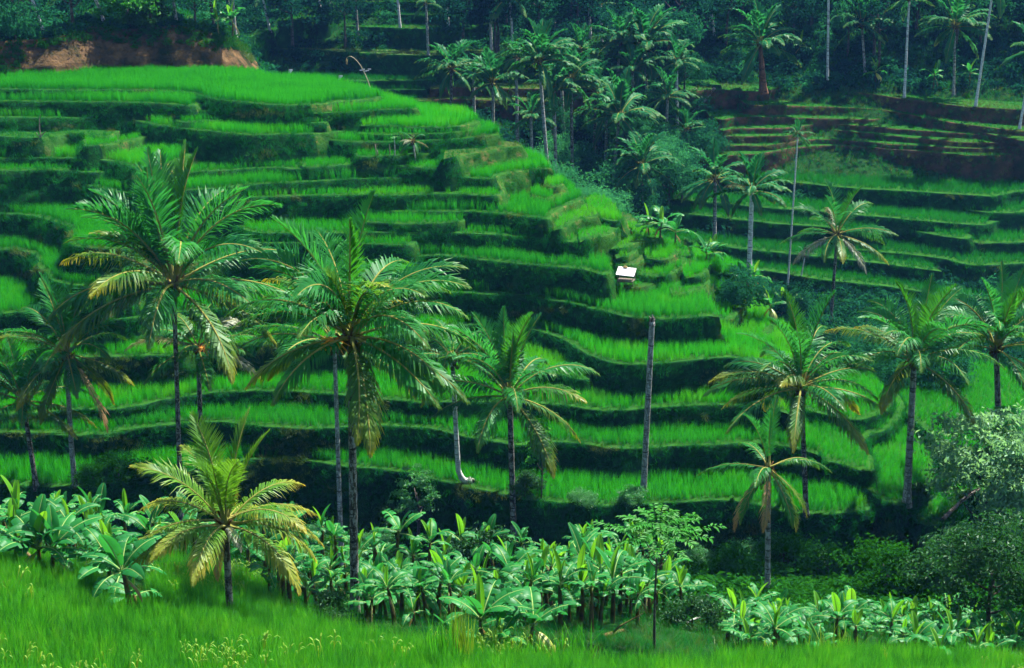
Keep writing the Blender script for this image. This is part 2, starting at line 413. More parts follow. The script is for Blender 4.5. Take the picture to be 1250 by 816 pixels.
# brown grass banks above them
for lip, ref in (([(845, 186), (866, 190), (920, 188), (975, 180), (1025, 178), (1105, 183), (1150, 187), (1207, 190), (1300, 186)], (1025, 178)),
                 ([(850, 160), (868, 167), (881, 166), (957, 166), (1001, 158), (1090, 166), (1173, 173), (1300, 175)], (1001, 160)),
                 ([(866, 140), (880, 146), (900, 143), (985, 144), (1060, 146), (1105, 144), (1160, 154), (1250, 172), (1300, 176)], (985, 144)),
                 ([(898, 116), (906, 124), (919, 128), (967, 129), (1070, 133), (1105, 139), (1173, 151), (1300, 164)], (967, 129)),
                 ([(880, 160), (900, 157), (960, 156), (1010, 151), (1100, 158), (1180, 163), (1300, 168)], (1010, 151)),
                 ([(868, 181), (890, 178), (940, 177), (1000, 170), (1090, 176), (1180, 181), (1300, 181)], (1000, 170)),
                 ([(835, 112), (880, 110), (930, 112), (960, 106), (1010, 108), (1100, 120), (1180, 130), (1300, 136)], (930, 112))):
    far(lip, ref=ref, rice=0, bank='riser_brown', top='tread', B=7)
# paddies and earth banks beyond the top of the spur
far([(270, 97), (350, 97), (420, 99), (470, 99), (530, 98)], ref=(420, 99), rice=0.6, B=18)
far([(380, 110), (430, 110), (470, 110), (520, 110)], ref=(430, 110), rice=0.6, B=6)
far([(430, 123), (470, 123), (522, 121)], ref=(470, 123), rice=0.6, B=6)
far([(525, 109), (560, 107), (600, 108), (650, 108), (700, 109), (760, 106), (800, 101)], ref=(600, 108), rice=0, bank='riser_brown', B=10, top='tread_dry')
far([(510, 124), (540, 121), (600, 122), (660, 123), (720, 122), (790, 116)], ref=(560, 122), rice=0, bank='riser_brown', B=6, top='tread_dry')
far([(780, 103), (830, 101), (880, 104)], ref=(830, 101), rice=0, bank='riser', B=10)
far([(770, 121), (810, 120), (850, 122)], ref=(810, 120), rice=0, bank='riser', B=8)
far([(335, 60), (370, 60), (430, 64), (520, 68), (620, 66), (680, 58)], ref=(370, 60), rice=0, bank='riser', top='tread_dry', B=8)
far([(300, 46), (350, 34), (420, 32), (520, 35), (600, 30)], ref=(420, 32), rice=0, bank='riser', B=8)
far([(340, 27), (400, 20), (480, 18), (560, 20)], ref=(400, 20), rice=0, bank='riser', B=8)
far([(390, 8), (430, 3), (520, 2)], ref=(430, 3), rice=0, bank='riser', B=8)

def smooth_line(p, step):
    """Catmull-Rom through the surveyed points, resampled evenly"""
    p = np.asarray(p, float)
    q = np.vstack([2 * p[0] - p[1], p, 2 * p[-1] - p[-2]])
    out = []
    for i in range(1, len(q) - 2):
        n = max(2, int(np.linalg.norm(q[i + 1] - q[i]) / (step * 0.4)))
        t = np.linspace(0, 1, n, endpoint=False)[:, None]
        a, b, c, d = q[i - 1], q[i], q[i + 1], q[i + 2]
        # chord-limited tangents keep tight corners from looping
        l = np.linalg.norm(c - b)
        m0 = (c - a) / 2; m1 = (d - b) / 2
        for m in (m0, m1):
            k = np.linalg.norm(m)
            if k > l: m *= l / k
        h = (2 * t**3 - 3 * t**2 + 1) * b + (t**3 - 2 * t**2 + t) * m0 + (-2 * t**3 + 3 * t**2) * c + (t**3 - t**2) * m1
        out.append(h)
    out.append(q[-2][None])
    o = np.vstack(out)
    s = np.r_[0, np.cumsum(np.linalg.norm(np.diff(o, axis=0), axis=1))]
    n = max(3, int(s[-1] / step) + 1)
    ss = np.linspace(0, s[-1], n)
    return np.column_stack([np.interp(ss, s, o[:, k]) for k in range(o.shape[1])])

def area2(p):
    x, y = p[:, 0], p[:, 1]
    return float(np.sum(x * np.roll(y, -1) - np.roll(x, -1) * y))

for t in T:
    step = 0.45 if t['area'] == 'hill' else 0.8
    w = np.array([at_lvl(u, v, t)[:2] for u, v in t['lip']])
    l = smooth_line(w, step)
    # hand-dug wobble along the lip
    tl = np.gradient(l, axis=0); tl /= np.linalg.norm(tl, axis=1)[:, None] + 1e-9
    wob = 0.16 * vn1(l[:, 0] * 0.5 + t['z'], l[:, 1] * 0.5) + 0.09 * vn2(l[:, 0] * 1.6, l[:, 1] * 1.6 + t['z'])
    l = l + np.column_stack([tl[:, 1], -tl[:, 0]]) * wob[:, None]
    t['line'] = l
    if t['back']:
        bk = smooth_line(np.array([at_lvl(u, v, t)[:2] for u, v in t['back']]), step * 1.5) if len(t['back']) > 2 else np.array([at_lvl(u, v, t)[:2] for u, v in t['back']])
        end = l[-1]
        rest = l[::6][::-1] + np.array([0, t['B']])
        # take up the far side only where it lies left of the traced rim
        rest = rest[rest[:, 0] < bk[-1, 0] - 0.5]
        if t is T[ONE] or len(rest) == 0:
            rest = np.zeros((0, 2))
        poly = np.vstack([l, bk, rest])
    else:
        poly = np.vstack([l, l[::6][::-1] + np.array([0, t['B']])])
    if area2(poly) < 0:
        poly = poly[::-1]
    # drop near-duplicate points
    keep = [0]
    for i in range(1, len(poly)):
        if np.linalg.norm(poly[i] - poly[keep[-1]]) > 0.12: keep.append(i)
    t['poly'] = poly[keep]

def inside(poly, x, y):
    """vectorised point in polygon"""
    res = np.zeros(len(x), bool)
    n = len(poly)
    bx0, by0 = poly.min(0); bx1, by1 = poly.max(0)
    m = (x >= bx0) & (x <= bx1) & (y >= by0) & (y <= by1)
    if not m.any(): return res
    xs, ys = x[m], y[m]
    c = np.zeros(len(xs), bool)
    j = n - 1
    for i in range(n):
        xi, yi = poly[i]; xj, yj = poly[j]
        if yi != yj:
            k = ((yi > ys) != (yj > ys)) & (xs < (xj - xi) * (ys - yi) / (yj - yi) + xi)
            c ^= k
        j = i
    res[m] = c
    return res

def dist_line(line, x, y):
    """distance of points to a polyline (its vertices; the lines are dense)"""
    d = np.full(len(x), 1e9)
    for k in range(0, len(line), 64):
        seg = line[k:k + 64]
        d = np.minimum(d, np.sqrt((x[:, None] - seg[:, 0]) ** 2 + (y[:, None] - seg[:, 1]) ** 2).min(1))
    return d

# ------------------------------------------------------------------ the ground under everything: one sheet through surveyed heights
ctrl = []
def gp(u, v, y): ctrl.append(at_y(u, v, y))
def gw(x, y, z): ctrl.append(np.array([x, y, z], float))
for a in ((0, 690, 42), (0, 760, 32), (0, 900, 23), (150, 740, 38), (150, 860, 26), (281, 760, 40), (281, 870, 27), (200, 690, 47), (300, 725, 47), (60, 660, 50),
          (450, 790, 38), (450, 880, 27), (625, 797, 38), (625, 880, 28), (760, 775, 43), (760, 870, 30), (1000, 806, 43), (1000, 890, 31), (1200, 800, 47), (1200, 890, 33),
          (350, 740, 50), (500, 738, 52), (700, 742, 51), (850, 745, 53), (1050, 770, 52), (400, 700, 59), (600, 705, 59), (800, 715, 60), (150, 660, 56), (1200, 775, 56), (1000, 750, 60)):
    gp(*a)
for x in (-55, -40, -25, -10, 5, 20): gw(x, 66, 6.0); gw(x, 73, 2.2)
gw(32, 68, 5.0); gw(45, 68, 5.0); gw(60, 68, 6); gw(32, 75, 1.5); gw(45, 78, 2.0); gw(60, 80, 3.0)
for x in (-20, -8, 0, 8, 20): gw(x, 12, 30.5)
gw(-30, 30, 26); gw(30, 30, 20); gw(-30, 50, 17); gw(35, 50, 13); gw(-45, 12, 32); gw(45, 12, 28)
for x in (-70, -50, -30, -10, 5):
    for y in (82, 92, 102, 112):
        gw(x, y, HILL[1] + HILL[2] * (y - 80) - 4.0)
for x in (-70, -52, -36, -24): gw(x, 125, 20.5)
gw(18, 79, 1.6); gw(18, 86, 2.2); gw(24, 82, 1.6); gw(32, 86, 1.6); gw(14, 92, 4.0); gw(26, 94, 3.0); gw(40, 92, 2.4); gw(12, 100, 7.0); gw(22, 101, 4.2); gw(34, 104, 2.6); gw(52, 98, 2.6)
gw(8, 112, 11.0); gw(18, 112, 4.5); gw(-8, 122, 16.5); gw(4, 126, 10); gw(16, 124, 4.5); gw(-14, 134, 17); gw(0, 138, 9.0); gw(-22, 142, 19.5); gw(-10, 150, 11)
for x in (26, 40, 60, 85): gw(x, 118, 1.2); gw(x, 130, 2.0)
for x in (2, 18, 34, 50, 70, 95):
    for y in (146, 158, 172, 190, 215):
        gw(x, y, FAR[1] + FAR[2] * (y - 137) - 1.9)
for x in (-60, -40, -22, -8):
    gw(x, 170, 15.3); gw(x, 182, 20.3); gw(x, 198, 26.8); gw(x, 220, 35.5)
gw(-34, 152, 27.5); gw(-50, 152, 28); gw(-70, 152, 29); gw(-50, 164, 31); gw(-75, 166, 34); gw(-32, 162, 26); gw(-24, 158, 18)
for x in (-110, -60, 0, 60, 120):
    gw(x, 260, 50); gw(x, 320, 70)
gw(-100, 80, 8); gw(-110, 140, 26); gw(120, 80, 6); gw(125, 140, 6); gw(-100, 30, 25); gw(100, 30, 22); gw(130, 200, 28); gw(-130, 200, 38)
for x in (-60, 0, 60): gw(x, -20, 38.0); gw(x, -60, 42)
ctrl = np.array(ctrl)
def tps_fit(c, lam):
    n = len(c)
    d = np.sqrt(((c[:, None, :2] - c[None, :, :2]) ** 2).sum(-1)) / 50.0
    K = np.where(d > 0, d * d * np.log(d + 1e-12), 0) + lam * np.eye(n)
    Pm = np.column_stack([np.ones(n), c[:, :2] / 50.0])
    A = np.block([[K, Pm], [Pm.T, np.zeros((3, 3))]])
    return np.linalg.solve(A, np.r_[c[:, 2], 0, 0, 0])
TW = tps_fit(ctrl, 0.004)
def base_z(x, y):
    x = np.asarray(x, float).ravel(); y = np.asarray(y, float).ravel()
    out = np.empty(len(x))
    for k in range(0, len(x), 4000):
        xs, ys = x[k:k + 4000], y[k:k + 4000]
        d = np.sqrt((xs[:, None] - ctrl[:, 0]) ** 2 + (ys[:, None] - ctrl[:, 1]) ** 2) / 50.0
        out[k:k + 4000] = (np.where(d > 0, d * d * np.log(d + 1e-12), 0) @ TW[:-3]) + TW[-3] + TW[-2] * xs / 50 + TW[-1] * ys / 50
    return out + 0.22 * vn1(x * 0.25, y * 0.25) + 0.10 * vn2(x * 0.8, y * 0.8)

def ground_z(x, y):
    x = np.atleast_1d(np.asarray(x, float)); y = np.atleast_1d(np.asarray(y, float))
    z = base_z(x, y)
    for t in T:
        m = inside(t['poly'], x, y)
        z[m] = np.maximum(z[m], tz(t, x[m]))
    return z

_ys = np.concatenate([np.arange(18, 130, 0.15), np.arange(130, 260, 0.4)])
def cast(u, v, ymin=18.0):
    """first ground point on a sight line"""
    d = ray(u, v)
    ys = _ys[_ys >= ymin]
    x = d[0] / d[1] * ys; z = CAMZ + d[2] / d[1] * ys
    g = ground_z(x, ys)
    k = np.nonzero(z <= g)[0]
    i = k[0] if len(k) else len(ys) - 1
    return np.array([x[i], ys[i], g[i]])

def sheet(name, x0, x1, y0, y1, step, mats):
    xs = np.arange(x0, x1 + 1e-6, step); ys = np.arange(y0, y1 + 1e-6, step)
    X, Y = np.meshgrid(xs, ys)
    Z = base_z(X, Y)
    nx, ny = len(xs), len(ys)
    v = np.column_stack([X.ravel(), Y.ravel(), Z])
    i = (np.arange(ny - 1)[:, None] * nx + np.arange(nx - 1)[None, :]).ravel()
    f = np.column_stack([i, i + 1, i + nx + 1, i + nx])
    me = mesh(name, v.tolist(), f.tolist(), mats, smooth=True)
    return me
g = link('ground', sheet('ground', -132, 132, -60, 260, 1.5, [M['ground']]))
tag(g, 'uneven dark green valley ground under the terraces, groves and woods', 'ground', kind='structure')

# ------------------------------------------------------------------ terrace bodies
hill_root = thing('terraced_hill', (0, 0, 0), 'bright green hill spur stepped with curving rice terraces, middle of the view', 'terraced hill', kind='structure')
far_root = thing('terraced_slope', (0, 0, 0), 'shaded terraced slope across the valley behind the bright spur', 'terraced slope', kind='structure')
DEPTHS = [0.0, 0.10, 0.35, 0.75, 1.2, 1.8, 2.5, 3.4, 4.6]
for t in T:
    p = t['poly']; n = len(p)
    # smoothed outward normals
    tg = np.roll(p, -1, 0) - np.roll(p, 1, 0)
    for _ in range(3): tg = (np.roll(tg, 1, 0) + 2 * tg + np.roll(tg, -1, 0)) / 4
    tg /= np.linalg.norm(tg, axis=1)[:, None] + 1e-9
    nr = np.column_stack([tg[:, 1], -tg[:, 0]])
    batter = 0.45 if t['bank'] in ('riser_flank', 'riser_tan') else 0.16 if t['area'] == 'far' else float(np.interp(t['a'], [10, 15, 19], [0.16, 0.30, 0.50]))
    t['batter'] = batter
    t['nr'] = nr
    rows = []
    for k, dpt in enumerate(DEPTHS):
        off = batter * dpt + (0.06 if k else 0)
        if k:
            off = off + 0.26 * min(1, dpt) * vn3(p[:, 0] * 0.9 + dpt * 2, p[:, 1] * 0.9 + t['z']) + 0.16 * min(1, dpt) * vn2(p[:, 0] * 2.3, p[:, 1] * 2.3 + dpt * 3)
        q = p + nr * np.reshape(off, (-1, 1))
        zz = tz(t, p[:, 0]) - dpt + (0.05 * vn1(p[:, 0] * 0.7, p[:, 1] * 0.7 + 9) if k in (0, 1) else 0)
        rows.append(np.column_stack([q, zz]))
    v = np.vstack(rows)
    f = [list(range(n))]
    idx = [0]
    sunny = (nr[:, 0] > 0.5) & (t['area'] == 'hill') & (t['a'] > 9)  # right-facing banks take the tan, sun-lightened material
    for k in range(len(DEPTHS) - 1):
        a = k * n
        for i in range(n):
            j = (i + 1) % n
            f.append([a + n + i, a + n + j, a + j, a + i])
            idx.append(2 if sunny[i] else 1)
    me = mesh('terrace', v.tolist(), f, [M[t['top']], M[t['bank']], M['riser_flank']], idx)
    sm = np.ones(len(me.polygons), bool); sm[0] = False
    me.polygons.foreach_set('use_smooth', sm)
    t['obj'] = link('terrace', me, hill_root if t['area'] == 'hill' else far_root)
    t['rows'] = rows
# ------------------------------------------------------------------ geometry kit
UP = np.array([0, 0, 1.0])
def unit(a):
    a = np.asarray(a, float)
    return a / (np.linalg.norm(a) + 1e-9)

def tube(path, radii, sides=8, v=None, f=None, cap=True):
    """tapered tube along a path; returns vertex and face lists"""
    v = [] if v is None else v; f = [] if f is None else f
    path = np.asarray(path, float)
    n = len(path); b = len(v)
    tg = np.gradient(path, axis=0)
    ref = np.array([1.0, 0.13, 0.07]) if abs(unit(path[-1] - path[0])[0]) < 0.8 else np.array([0.1, 1.0, 0.05])
    for i in range(n):
        t = unit(tg[i]); x = unit(np.cross(t, np.cross(ref, t))); y = np.cross(t, x)
        r = radii[i] if np.ndim(radii) else radii
        for k in range(sides):
            a = 2 * math.pi * k / sides
            v.append(tuple(path[i] + r * (math.cos(a) * x + math.sin(a) * y)))
    for i in range(n - 1):
        for k in range(sides):
            k2 = (k + 1) % sides
            f.append((b + i * sides + k, b + i * sides + k2, b + (i + 1) * sides + k2, b + (i + 1) * sides + k))
    if cap:
        f.append(tuple(b + (n - 1) * sides + k for k in range(sides)))
    return v, f

def bezier(p0, p1, p2, n):
    t = np.linspace(0, 1, n)[:, None]
    return (1 - t) ** 2 * np.asarray(p0) + 2 * t * (1 - t) * np.asarray(p1) + t * t * np.asarray(p2)

def with_tip(me, vals):
    a = me.attributes.new('tip', 'FLOAT', 'POINT')
    a.data.foreach_set('value', np.asarray(vals, dtype=np.float32))

# ------------------------------------------------------------------ plant materials
G1, G2 = (0.007, 0.095, 0.024), (0.026, 0.19, 0.030)
M['frond'] = foliage('coconut_leaf', G1, G2, 0.50, 0.42, 0.007, 0.5, tip=(0.09, 0.16, 0.014))
M['frond_new'] = foliage('young_coconut_leaf', (0.014, 0.11, 0.008), (0.03, 0.16, 0.010), 0.5, 0.4, 0.012, 0.5)
M['frond_old'] = foliage('ageing_coconut_leaf', (0.014, 0.085, 0.010), (0.035, 0.13, 0.012), 0.42, 0.45, 0.012, 0.5, tip=(0.30, 0.27, 0.014))
M['frond_yellow'] = foliage('yellow_coconut_leaf', (0.04, 0.16, 0.012), (0.09, 0.21, 0.016), 0.5, 0.45, 0.010, 0.6, tip=(0.46, 0.34, 0.05))
M['frond_dry'] = foliage('dry_coconut_leaf', (0.22, 0.13, 0.05), (0.34, 0.22, 0.10), 0.3, 0.6, 0.02, 0.6, tboost=1.0)
M['frond_pale'] = foliage('bleached_coconut_leaf', (0.13, 0.15, 0.09), (0.24, 0.26, 0.18), 0.35, 0.5, 0.01, 0.6, tboost=1.0)
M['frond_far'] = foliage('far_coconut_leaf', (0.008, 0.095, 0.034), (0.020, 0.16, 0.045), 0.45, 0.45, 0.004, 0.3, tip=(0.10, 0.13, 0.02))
M['rachis'] = surface('frond_rib', [(0.3, (0.10, 0.12, 0.02)), (0.7, (0.22, 0.20, 0.06))], 4, rough=0.5, bump=0)
M['sheath'] = surface('frond_sheath', [(0.3, (0.03, 0.022, 0.010)), (0.6, (0.10, 0.055, 0.02)), (0.75, (0.20, 0.10, 0.03))], 6, bump=0.5, coord='Object')
M['flower'] = foliage('coconut_flower', (0.55, 0.20, 0.01), (0.65, 0.30, 0.02), 0.3, 0.6, 0.02, 2.0, tboost=1.0)
M['nut'] = surface('coconut_husk', [(0.3, (0.03, 0.06, 0.010)), (0.7, (0.10, 0.10, 0.02))], 3, rough=0.5, bump=0.1, coord='Object')
M['banana'] = foliage('banana_leaf', (0.006, 0.080, 0.020), (0.024, 0.19, 0.036), 0.44, 0.42, 0.007, 0.8, tboost=1.5)
M['banana_young'] = foliage('young_banana_leaf', (0.05, 0.21, 0.012), (0.10, 0.28, 0.018), 0.5, 0.4, 0.008, 0.8)
M['banana_old'] = foliage('yellow_banana_leaf', (0.22, 0.27, 0.02), (0.36, 0.34, 0.03), 0.45, 0.5, 0.04, 0.8)
M['banana_dry'] = foliage('dry_banana_leaf', (0.16, 0.10, 0.05), (0.26, 0.18, 0.09), 0.25, 0.7, 0.01, 0.8, tboost=1.0)
M['midrib'] = surface('banana_midrib', [(0.3, (0.10, 0.20, 0.05)), (0.7, (0.22, 0.30, 0.09))], 4, rough=0.45, bump=0)
M['pseudostem'] = surface('banana_stem', [(0.30, (0.018, 0.016, 0.008)), (0.48, (0.07, 0.045, 0.02)), (0.60, (0.06, 0.09, 0.02)), (0.75, (0.20, 0.14, 0.07))], 5, rough=0.6, bump=0.3, coord='Object')
M['leaf_tree'] = foliage('broad_leaf', (0.010, 0.055, 0.016), (0.020, 0.10, 0.022), 0.4, 0.55, 0.010, 0.5)
M['leaf_lit'] = foliage('bright_broad_leaf', (0.018, 0.15, 0.014), (0.035, 0.22, 0.018), 0.48, 0.5, 0.008, 0.5, c3=(0.06, 0.20, 0.02))
M['leaf_glow'] = foliage('sun_painted_leaf', (0.035, 0.22, 0.022), (0.07, 0.32, 0.03), 0.55, 0.5, 0.008, 0.8)  # greens lightened so the shaded sapling looks sunlit
M['leaf_loose'] = foliage('lightened_leaf', (0.020, 0.14, 0.035), (0.055, 0.22, 0.07), 0.5, 0.5, 0.02, 0.8)  # greens lightened to stand in for sun on the gully bank foliage
M['leaf_silver'] = foliage('silvery_leaf', (0.06, 0.21, 0.09), (0.16, 0.33, 0.17), 0.5, 0.5, 0.015, 0.6)
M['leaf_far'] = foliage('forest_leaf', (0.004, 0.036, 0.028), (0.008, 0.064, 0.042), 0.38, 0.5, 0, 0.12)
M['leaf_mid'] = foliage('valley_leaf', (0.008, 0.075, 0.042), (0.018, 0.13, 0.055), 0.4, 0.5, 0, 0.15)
M['leaf_feather'] = foliage('feathery_leaf', (0.020, 0.15, 0.065), (0.038, 0.21, 0.080), 0.48, 0.5, 0, 0.2)
M['shrub'] = foliage('undergrowth_leaf', (0.008, 0.065, 0.008), (0.018, 0.115, 0.010), 0.38, 0.5, 0, 0.5, c3=(0.028, 0.15, 0.010))
M['dark_leaf'] = foliage('deep_green_leaf', (0.008, 0.075, 0.012), (0.02, 0.12, 0.014), 0.38, 0.5, 0, 0.5)  # plain deep green for the larger undergrowth leaves

def trunk_mat(name, base, pale, dark, ring=9.0):
    m, nt, out = new_mat(name)
    p = nt.nodes.new('ShaderNodeBsdfPrincipled')
    p.inputs['Roughness'].default_value = 0.85
    p.inputs['Specular IOR Level'].default_value = 0.2
    tc = nt.nodes.new('ShaderNodeTexCoord')
    mp = nt.nodes.new('ShaderNodeMapping'); mp.inputs['Scale'].default_value = (2.2, 2.2, 0.9)
    nt.links.new(tc.outputs['Object'], mp.inputs[0])
    n1 = noise(nt, 3.4, 5, 0.75, vec=mp.outputs[0])
    col = mix_rgb(nt, ramp(nt, n1, 0.47, 0.56), base, pale)
    mp2 = nt.nodes.new('ShaderNodeMapping'); mp2.inputs['Scale'].default_value = (1.0, 1.0, ring)
    nt.links.new(tc.outputs['Object'], mp2.inputs[0])
    n2 = noise(nt, 1.0, 3, 0.6, vec=mp2.outputs[0])
    col = mix_rgb(nt, ramp(nt, n2, 0.55, 0.62), col, dark)
    nt.links.new(col, p.inputs['Base Color'])
    bn = nt.nodes.new('ShaderNodeBump'); bn.inputs['Strength'].default_value = 0.6; bn.inputs['Distance'].default_value = 0.03
    nt.links.new(n2, bn.inputs['Height']); nt.links.new(bn.outputs[0], p.inputs['Normal'])
    nt.links.new(p.outputs[0], out.inputs[0])
    return m
M['trunk_dark'] = trunk_mat('dark_palm_bark', (0.030, 0.026, 0.018), (0.20, 0.20, 0.18), (0.012, 0.010, 0.008))
M['trunk_grey'] = trunk_mat('grey_palm_bark', (0.12, 0.125, 0.11), (0.30, 0.31, 0.29), (0.05, 0.05, 0.04))
M['trunk_pale'] = trunk_mat('pale_palm_bark', (0.30, 0.31, 0.30), (0.48, 0.49, 0.48), (0.14, 0.14, 0.13))
M['trunk_brown'] = trunk_mat('brown_fibre_bark', (0.10, 0.045, 0.02), (0.17, 0.08, 0.04), (0.035, 0.02, 0.01), 3.0)
M['bark'] = trunk_mat('tree_bark', (0.035, 0.030, 0.022), (0.09, 0.085, 0.07), (0.015, 0.012, 0.010), 2.0)
M['wood'] = surface('weathered_wood', [(0.3, (0.06, 0.05, 0.04)), (0.7, (0.22, 0.19, 0.15))], 6, bump=0.4, coord='Object')
M['bamboo'] = surface('dry_bamboo', [(0.3, (0.20, 0.18, 0.10)), (0.7, (0.36, 0.33, 0.22))], 6, rough=0.5, bump=0.1, coord='Object')
M['tin'] = surface('whitewashed_sheet', [(0.3, (0.40, 0.38, 0.39)), (0.7, (0.66, 0.63, 0.65))], 1.5, rough=0.5, bump=0.05, coord='Object')
M['straw'] = surface('straw', [(0.3, (0.16, 0.12, 0.05)), (0.7, (0.36, 0.28, 0.12))], 8, bump=0.5, coord='Object')

# ------------------------------------------------------------------ coconut frond: arching rib with two rows of narrow leaflets
def frond_mesh(name, elev, droop, seed, leaf, pairs=66, lmax=0.245, hang=0.6, width=0.0070, vee=0.35, tip_start=0.55, ratt=0.0, petiole=0.16):
    """frond of unit length; elev = angle at the base, droop = how far the tip bends down (degrees), hang = how limp the leaflets are"""
    r = np.random.default_rng(seed)
    n = 26
    t = np.linspace(0, 1, n)
    ang = np.radians(elev - droop * t ** 1.5)
    side = r.normal(0, 0.05)
    dx, dz = np.cos(ang), np.sin(ang)
    px = np.r_[0, np.cumsum((dx[:-1] + dx[1:]) / 2)] / (n - 1)
    pz = np.r_[0, np.cumsum((dz[:-1] + dz[1:]) / 2)] / (n - 1)
    py = side * t ** 2
    path = np.column_stack([px, py, pz])
    v, f = [], []
    rad = 0.0105 * (1 - t) ** 0.8 + 0.0016
    rad[:2] *= 1.8
    tube(path, rad, 5, v, f, cap=False)
    nr = len(f); tips = [0.0] * len(v)
    roll = np.radians(r.normal(0, 16))
    for k in range(pairs):
        s = petiole + (1 - petiole) * (k + 0.5) / pairs
        for sd in (-1, 1):
            ss = min(0.995, s + r.normal(0, 0.25) / pairs)
            if ratt > 0 and r.random() < ratt * (0.4 + ss): continue
            p = np.array([np.interp(ss, t, path[:, c]) for c in range(3)])
            a = np.interp(ss, t, ang)
            T_ = np.array([math.cos(a), 0, math.sin(a)])
            N_ = np.array([-math.sin(a), 0, math.cos(a)])
            S_ = np.array([0, sd, 0.0])
            S2 = S_ * math.cos(roll) + N_ * math.sin(roll) * sd
            q = (ss - petiole) / (1 - petiole)
            ln = lmax * (0.50 + 1.1 * q) * min(1.0, (1.02 - q) * 2.6) if q < 0.45 else lmax * min(1.0, (1.03 - q) * 1.9 + 0.10)
            ln *= r.uniform(0.82, 1.12)
            fwd = math.radians(32 + 34 * q + r.normal(0, 4))
            D = unit(S2 * math.cos(fwd) + T_ * math.sin(fwd) + N_ * (vee * r.uniform(0.5, 1.3)))
            h = hang * r.uniform(0.65, 1.35)
            D1 = unit(D - UP * 0.45 * h)
            D2 = unit(D - UP * 1.7 * h)
            m1 = p + D1 * ln * 0.5
            e = m1 + D2 * ln * 0.5
            W = unit(T_ - D1 * np.dot(T_, D1)) * width * (0.75 + 0.5 * r.random())
            b = len(v)
            v += [tuple(p - W * 0.55), tuple(p + W * 0.55), tuple(m1 - W), tuple(m1 + W), tuple(e)]
            f += [(b, b + 1, b + 3, b + 2), (b + 2, b + 3, b + 4)]
            tp = max(0.0, (q - tip_start) / (1 - tip_start)) if tip_start < 1 else 0.0
            tips += [0.25 * tp, 0.25 * tp, 0.65 * tp, 0.65 * tp, min(1, 0.35 + tp)] if tip_start < 1 else [0] * 5
    me = mesh(name, v, f, [M['rachis'], M[leaf]], [0] * nr + [1] * (len(f) - nr))
    with_tip(me, tips)
    return me

FR = {}
def add_fr(kind, specs):
    FR[kind] = [frond_mesh('frond', *a, **k) for a, k in specs]
S = 100
add_fr('up', [((84, 28, 1, 'frond'), dict(hang=0.12, vee=0.5, lmax=0.21, tip_start=1)), ((76, 40, 2, 'frond'), dict(hang=0.15, vee=0.5, tip_start=1)), ((80, 34, 3, 'frond_new'), dict(hang=0.1, vee=0.6, lmax=0.19, tip_start=1)), ((70, 48, 4, 'frond'), dict(hang=0.2, vee=0.5, tip_start=1))])
add_fr('high', [((60, 62, 11, 'frond'), dict(hang=0.3, tip_start=1)), ((54, 72, 12, 'frond'), dict(hang=0.38, tip_start=0.8)), ((64, 78, 13, 'frond'), dict(hang=0.4, tip_start=1)), ((50, 60, 14, 'frond'), dict(hang=0.35, tip_start=0.85)), ((57, 95, 15, 'frond'), dict(hang=0.5, tip_start=0.9))])
add_fr('mid', [((38, 62, 21, 'frond'), dict(hang=0.6, tip_start=0.7)), ((30, 72, 22, 'frond'), dict(hang=0.75, tip_start=0.75)), ((42, 84, 23, 'frond'), dict(hang=0.8, tip_start=0.8)), ((24, 52, 24, 'frond'), dict(hang=0.7, tip_start=0.7)), ((34, 58, 25, 'frond_old'), dict(hang=0.8, tip_start=0.6))])
add_fr('low', [((10, 52, 31, 'frond'), dict(hang=1.0, tip_start=0.5)), ((2, 48, 32, 'frond'), dict(hang=1.1, tip_start=0.6)), ((-6, 50, 33, 'frond_old'), dict(hang=1.2, tip_start=0.5)), ((14, 66, 34, 'frond'), dict(hang=1.1, tip_start=0.6)), ((-16, 44, 35, 'frond_old'), dict(hang=1.2, tip_start=0.5))])
add_fr('hang', [((-38, 40, 41, 'frond_old'), dict(hang=0.9, tip_start=0.2, ratt=0.15)), ((-52, 30, 42, 'frond_dry'), dict(hang=0.8, ratt=0.35)), ((-30, 42, 43, 'frond'), dict(hang=1.0, tip_start=0.4)), ((-44, 36, 44, 'frond'), dict(hang=0.9, tip_start=0.4))])
add_fr('yellow', [((62, 60, 51, 'frond_yellow'), dict(hang=0.35, tip_start=0.7)), ((40, 74, 52, 'frond_yellow'), dict(hang=0.7, tip_start=0.5)), ((22, 66, 53, 'frond_yellow'), dict(hang=0.9, tip_start=0.25)), ((8, 74, 54, 'frond_yellow'), dict(hang=1.0, tip_start=0.1)), ((76, 40, 55, 'frond_yellow'), dict(hang=0.15, tip_start=1))])
add_fr('pale', [((12, 58, 61, 'frond_pale'), dict(hang=0.9, ratt=0.2)), ((-10, 46, 62, 'frond_pale'), dict(hang=1.0, ratt=0.3)), ((34, 72, 63, 'frond_pale'), dict(hang=0.7, ratt=0.1))])
_far = dict(pairs=28, width=0.028)
add_fr('f_up', [((80, 34, 71, 'frond_far'), dict(hang=0.15, vee=0.5, tip_start=1, **_far)), ((68, 50, 72, 'frond_far'), dict(hang=0.25, tip_start=1, **_far))])
add_fr('f_mid', [((52, 74, 73, 'frond_far'), dict(hang=0.5, tip_start=0.8, **_far)), ((36, 70, 74, 'frond_far'), dict(hang=0.7, tip_start=0.8, **_far)), ((26, 60, 75, 'frond_far'), dict(hang=0.8, tip_start=0.7, **_far))])
add_fr('f_low', [((8, 54, 76, 'frond_far'), dict(hang=1.0, tip_start=0.6, **_far)), ((-8, 50, 77, 'frond_far'), dict(hang=1.1, tip_start=0.5, **_far)), ((-34, 40, 78, 'frond_far'), dict(hang=0.9, tip_start=0.3, ratt=0.15, **_far))])

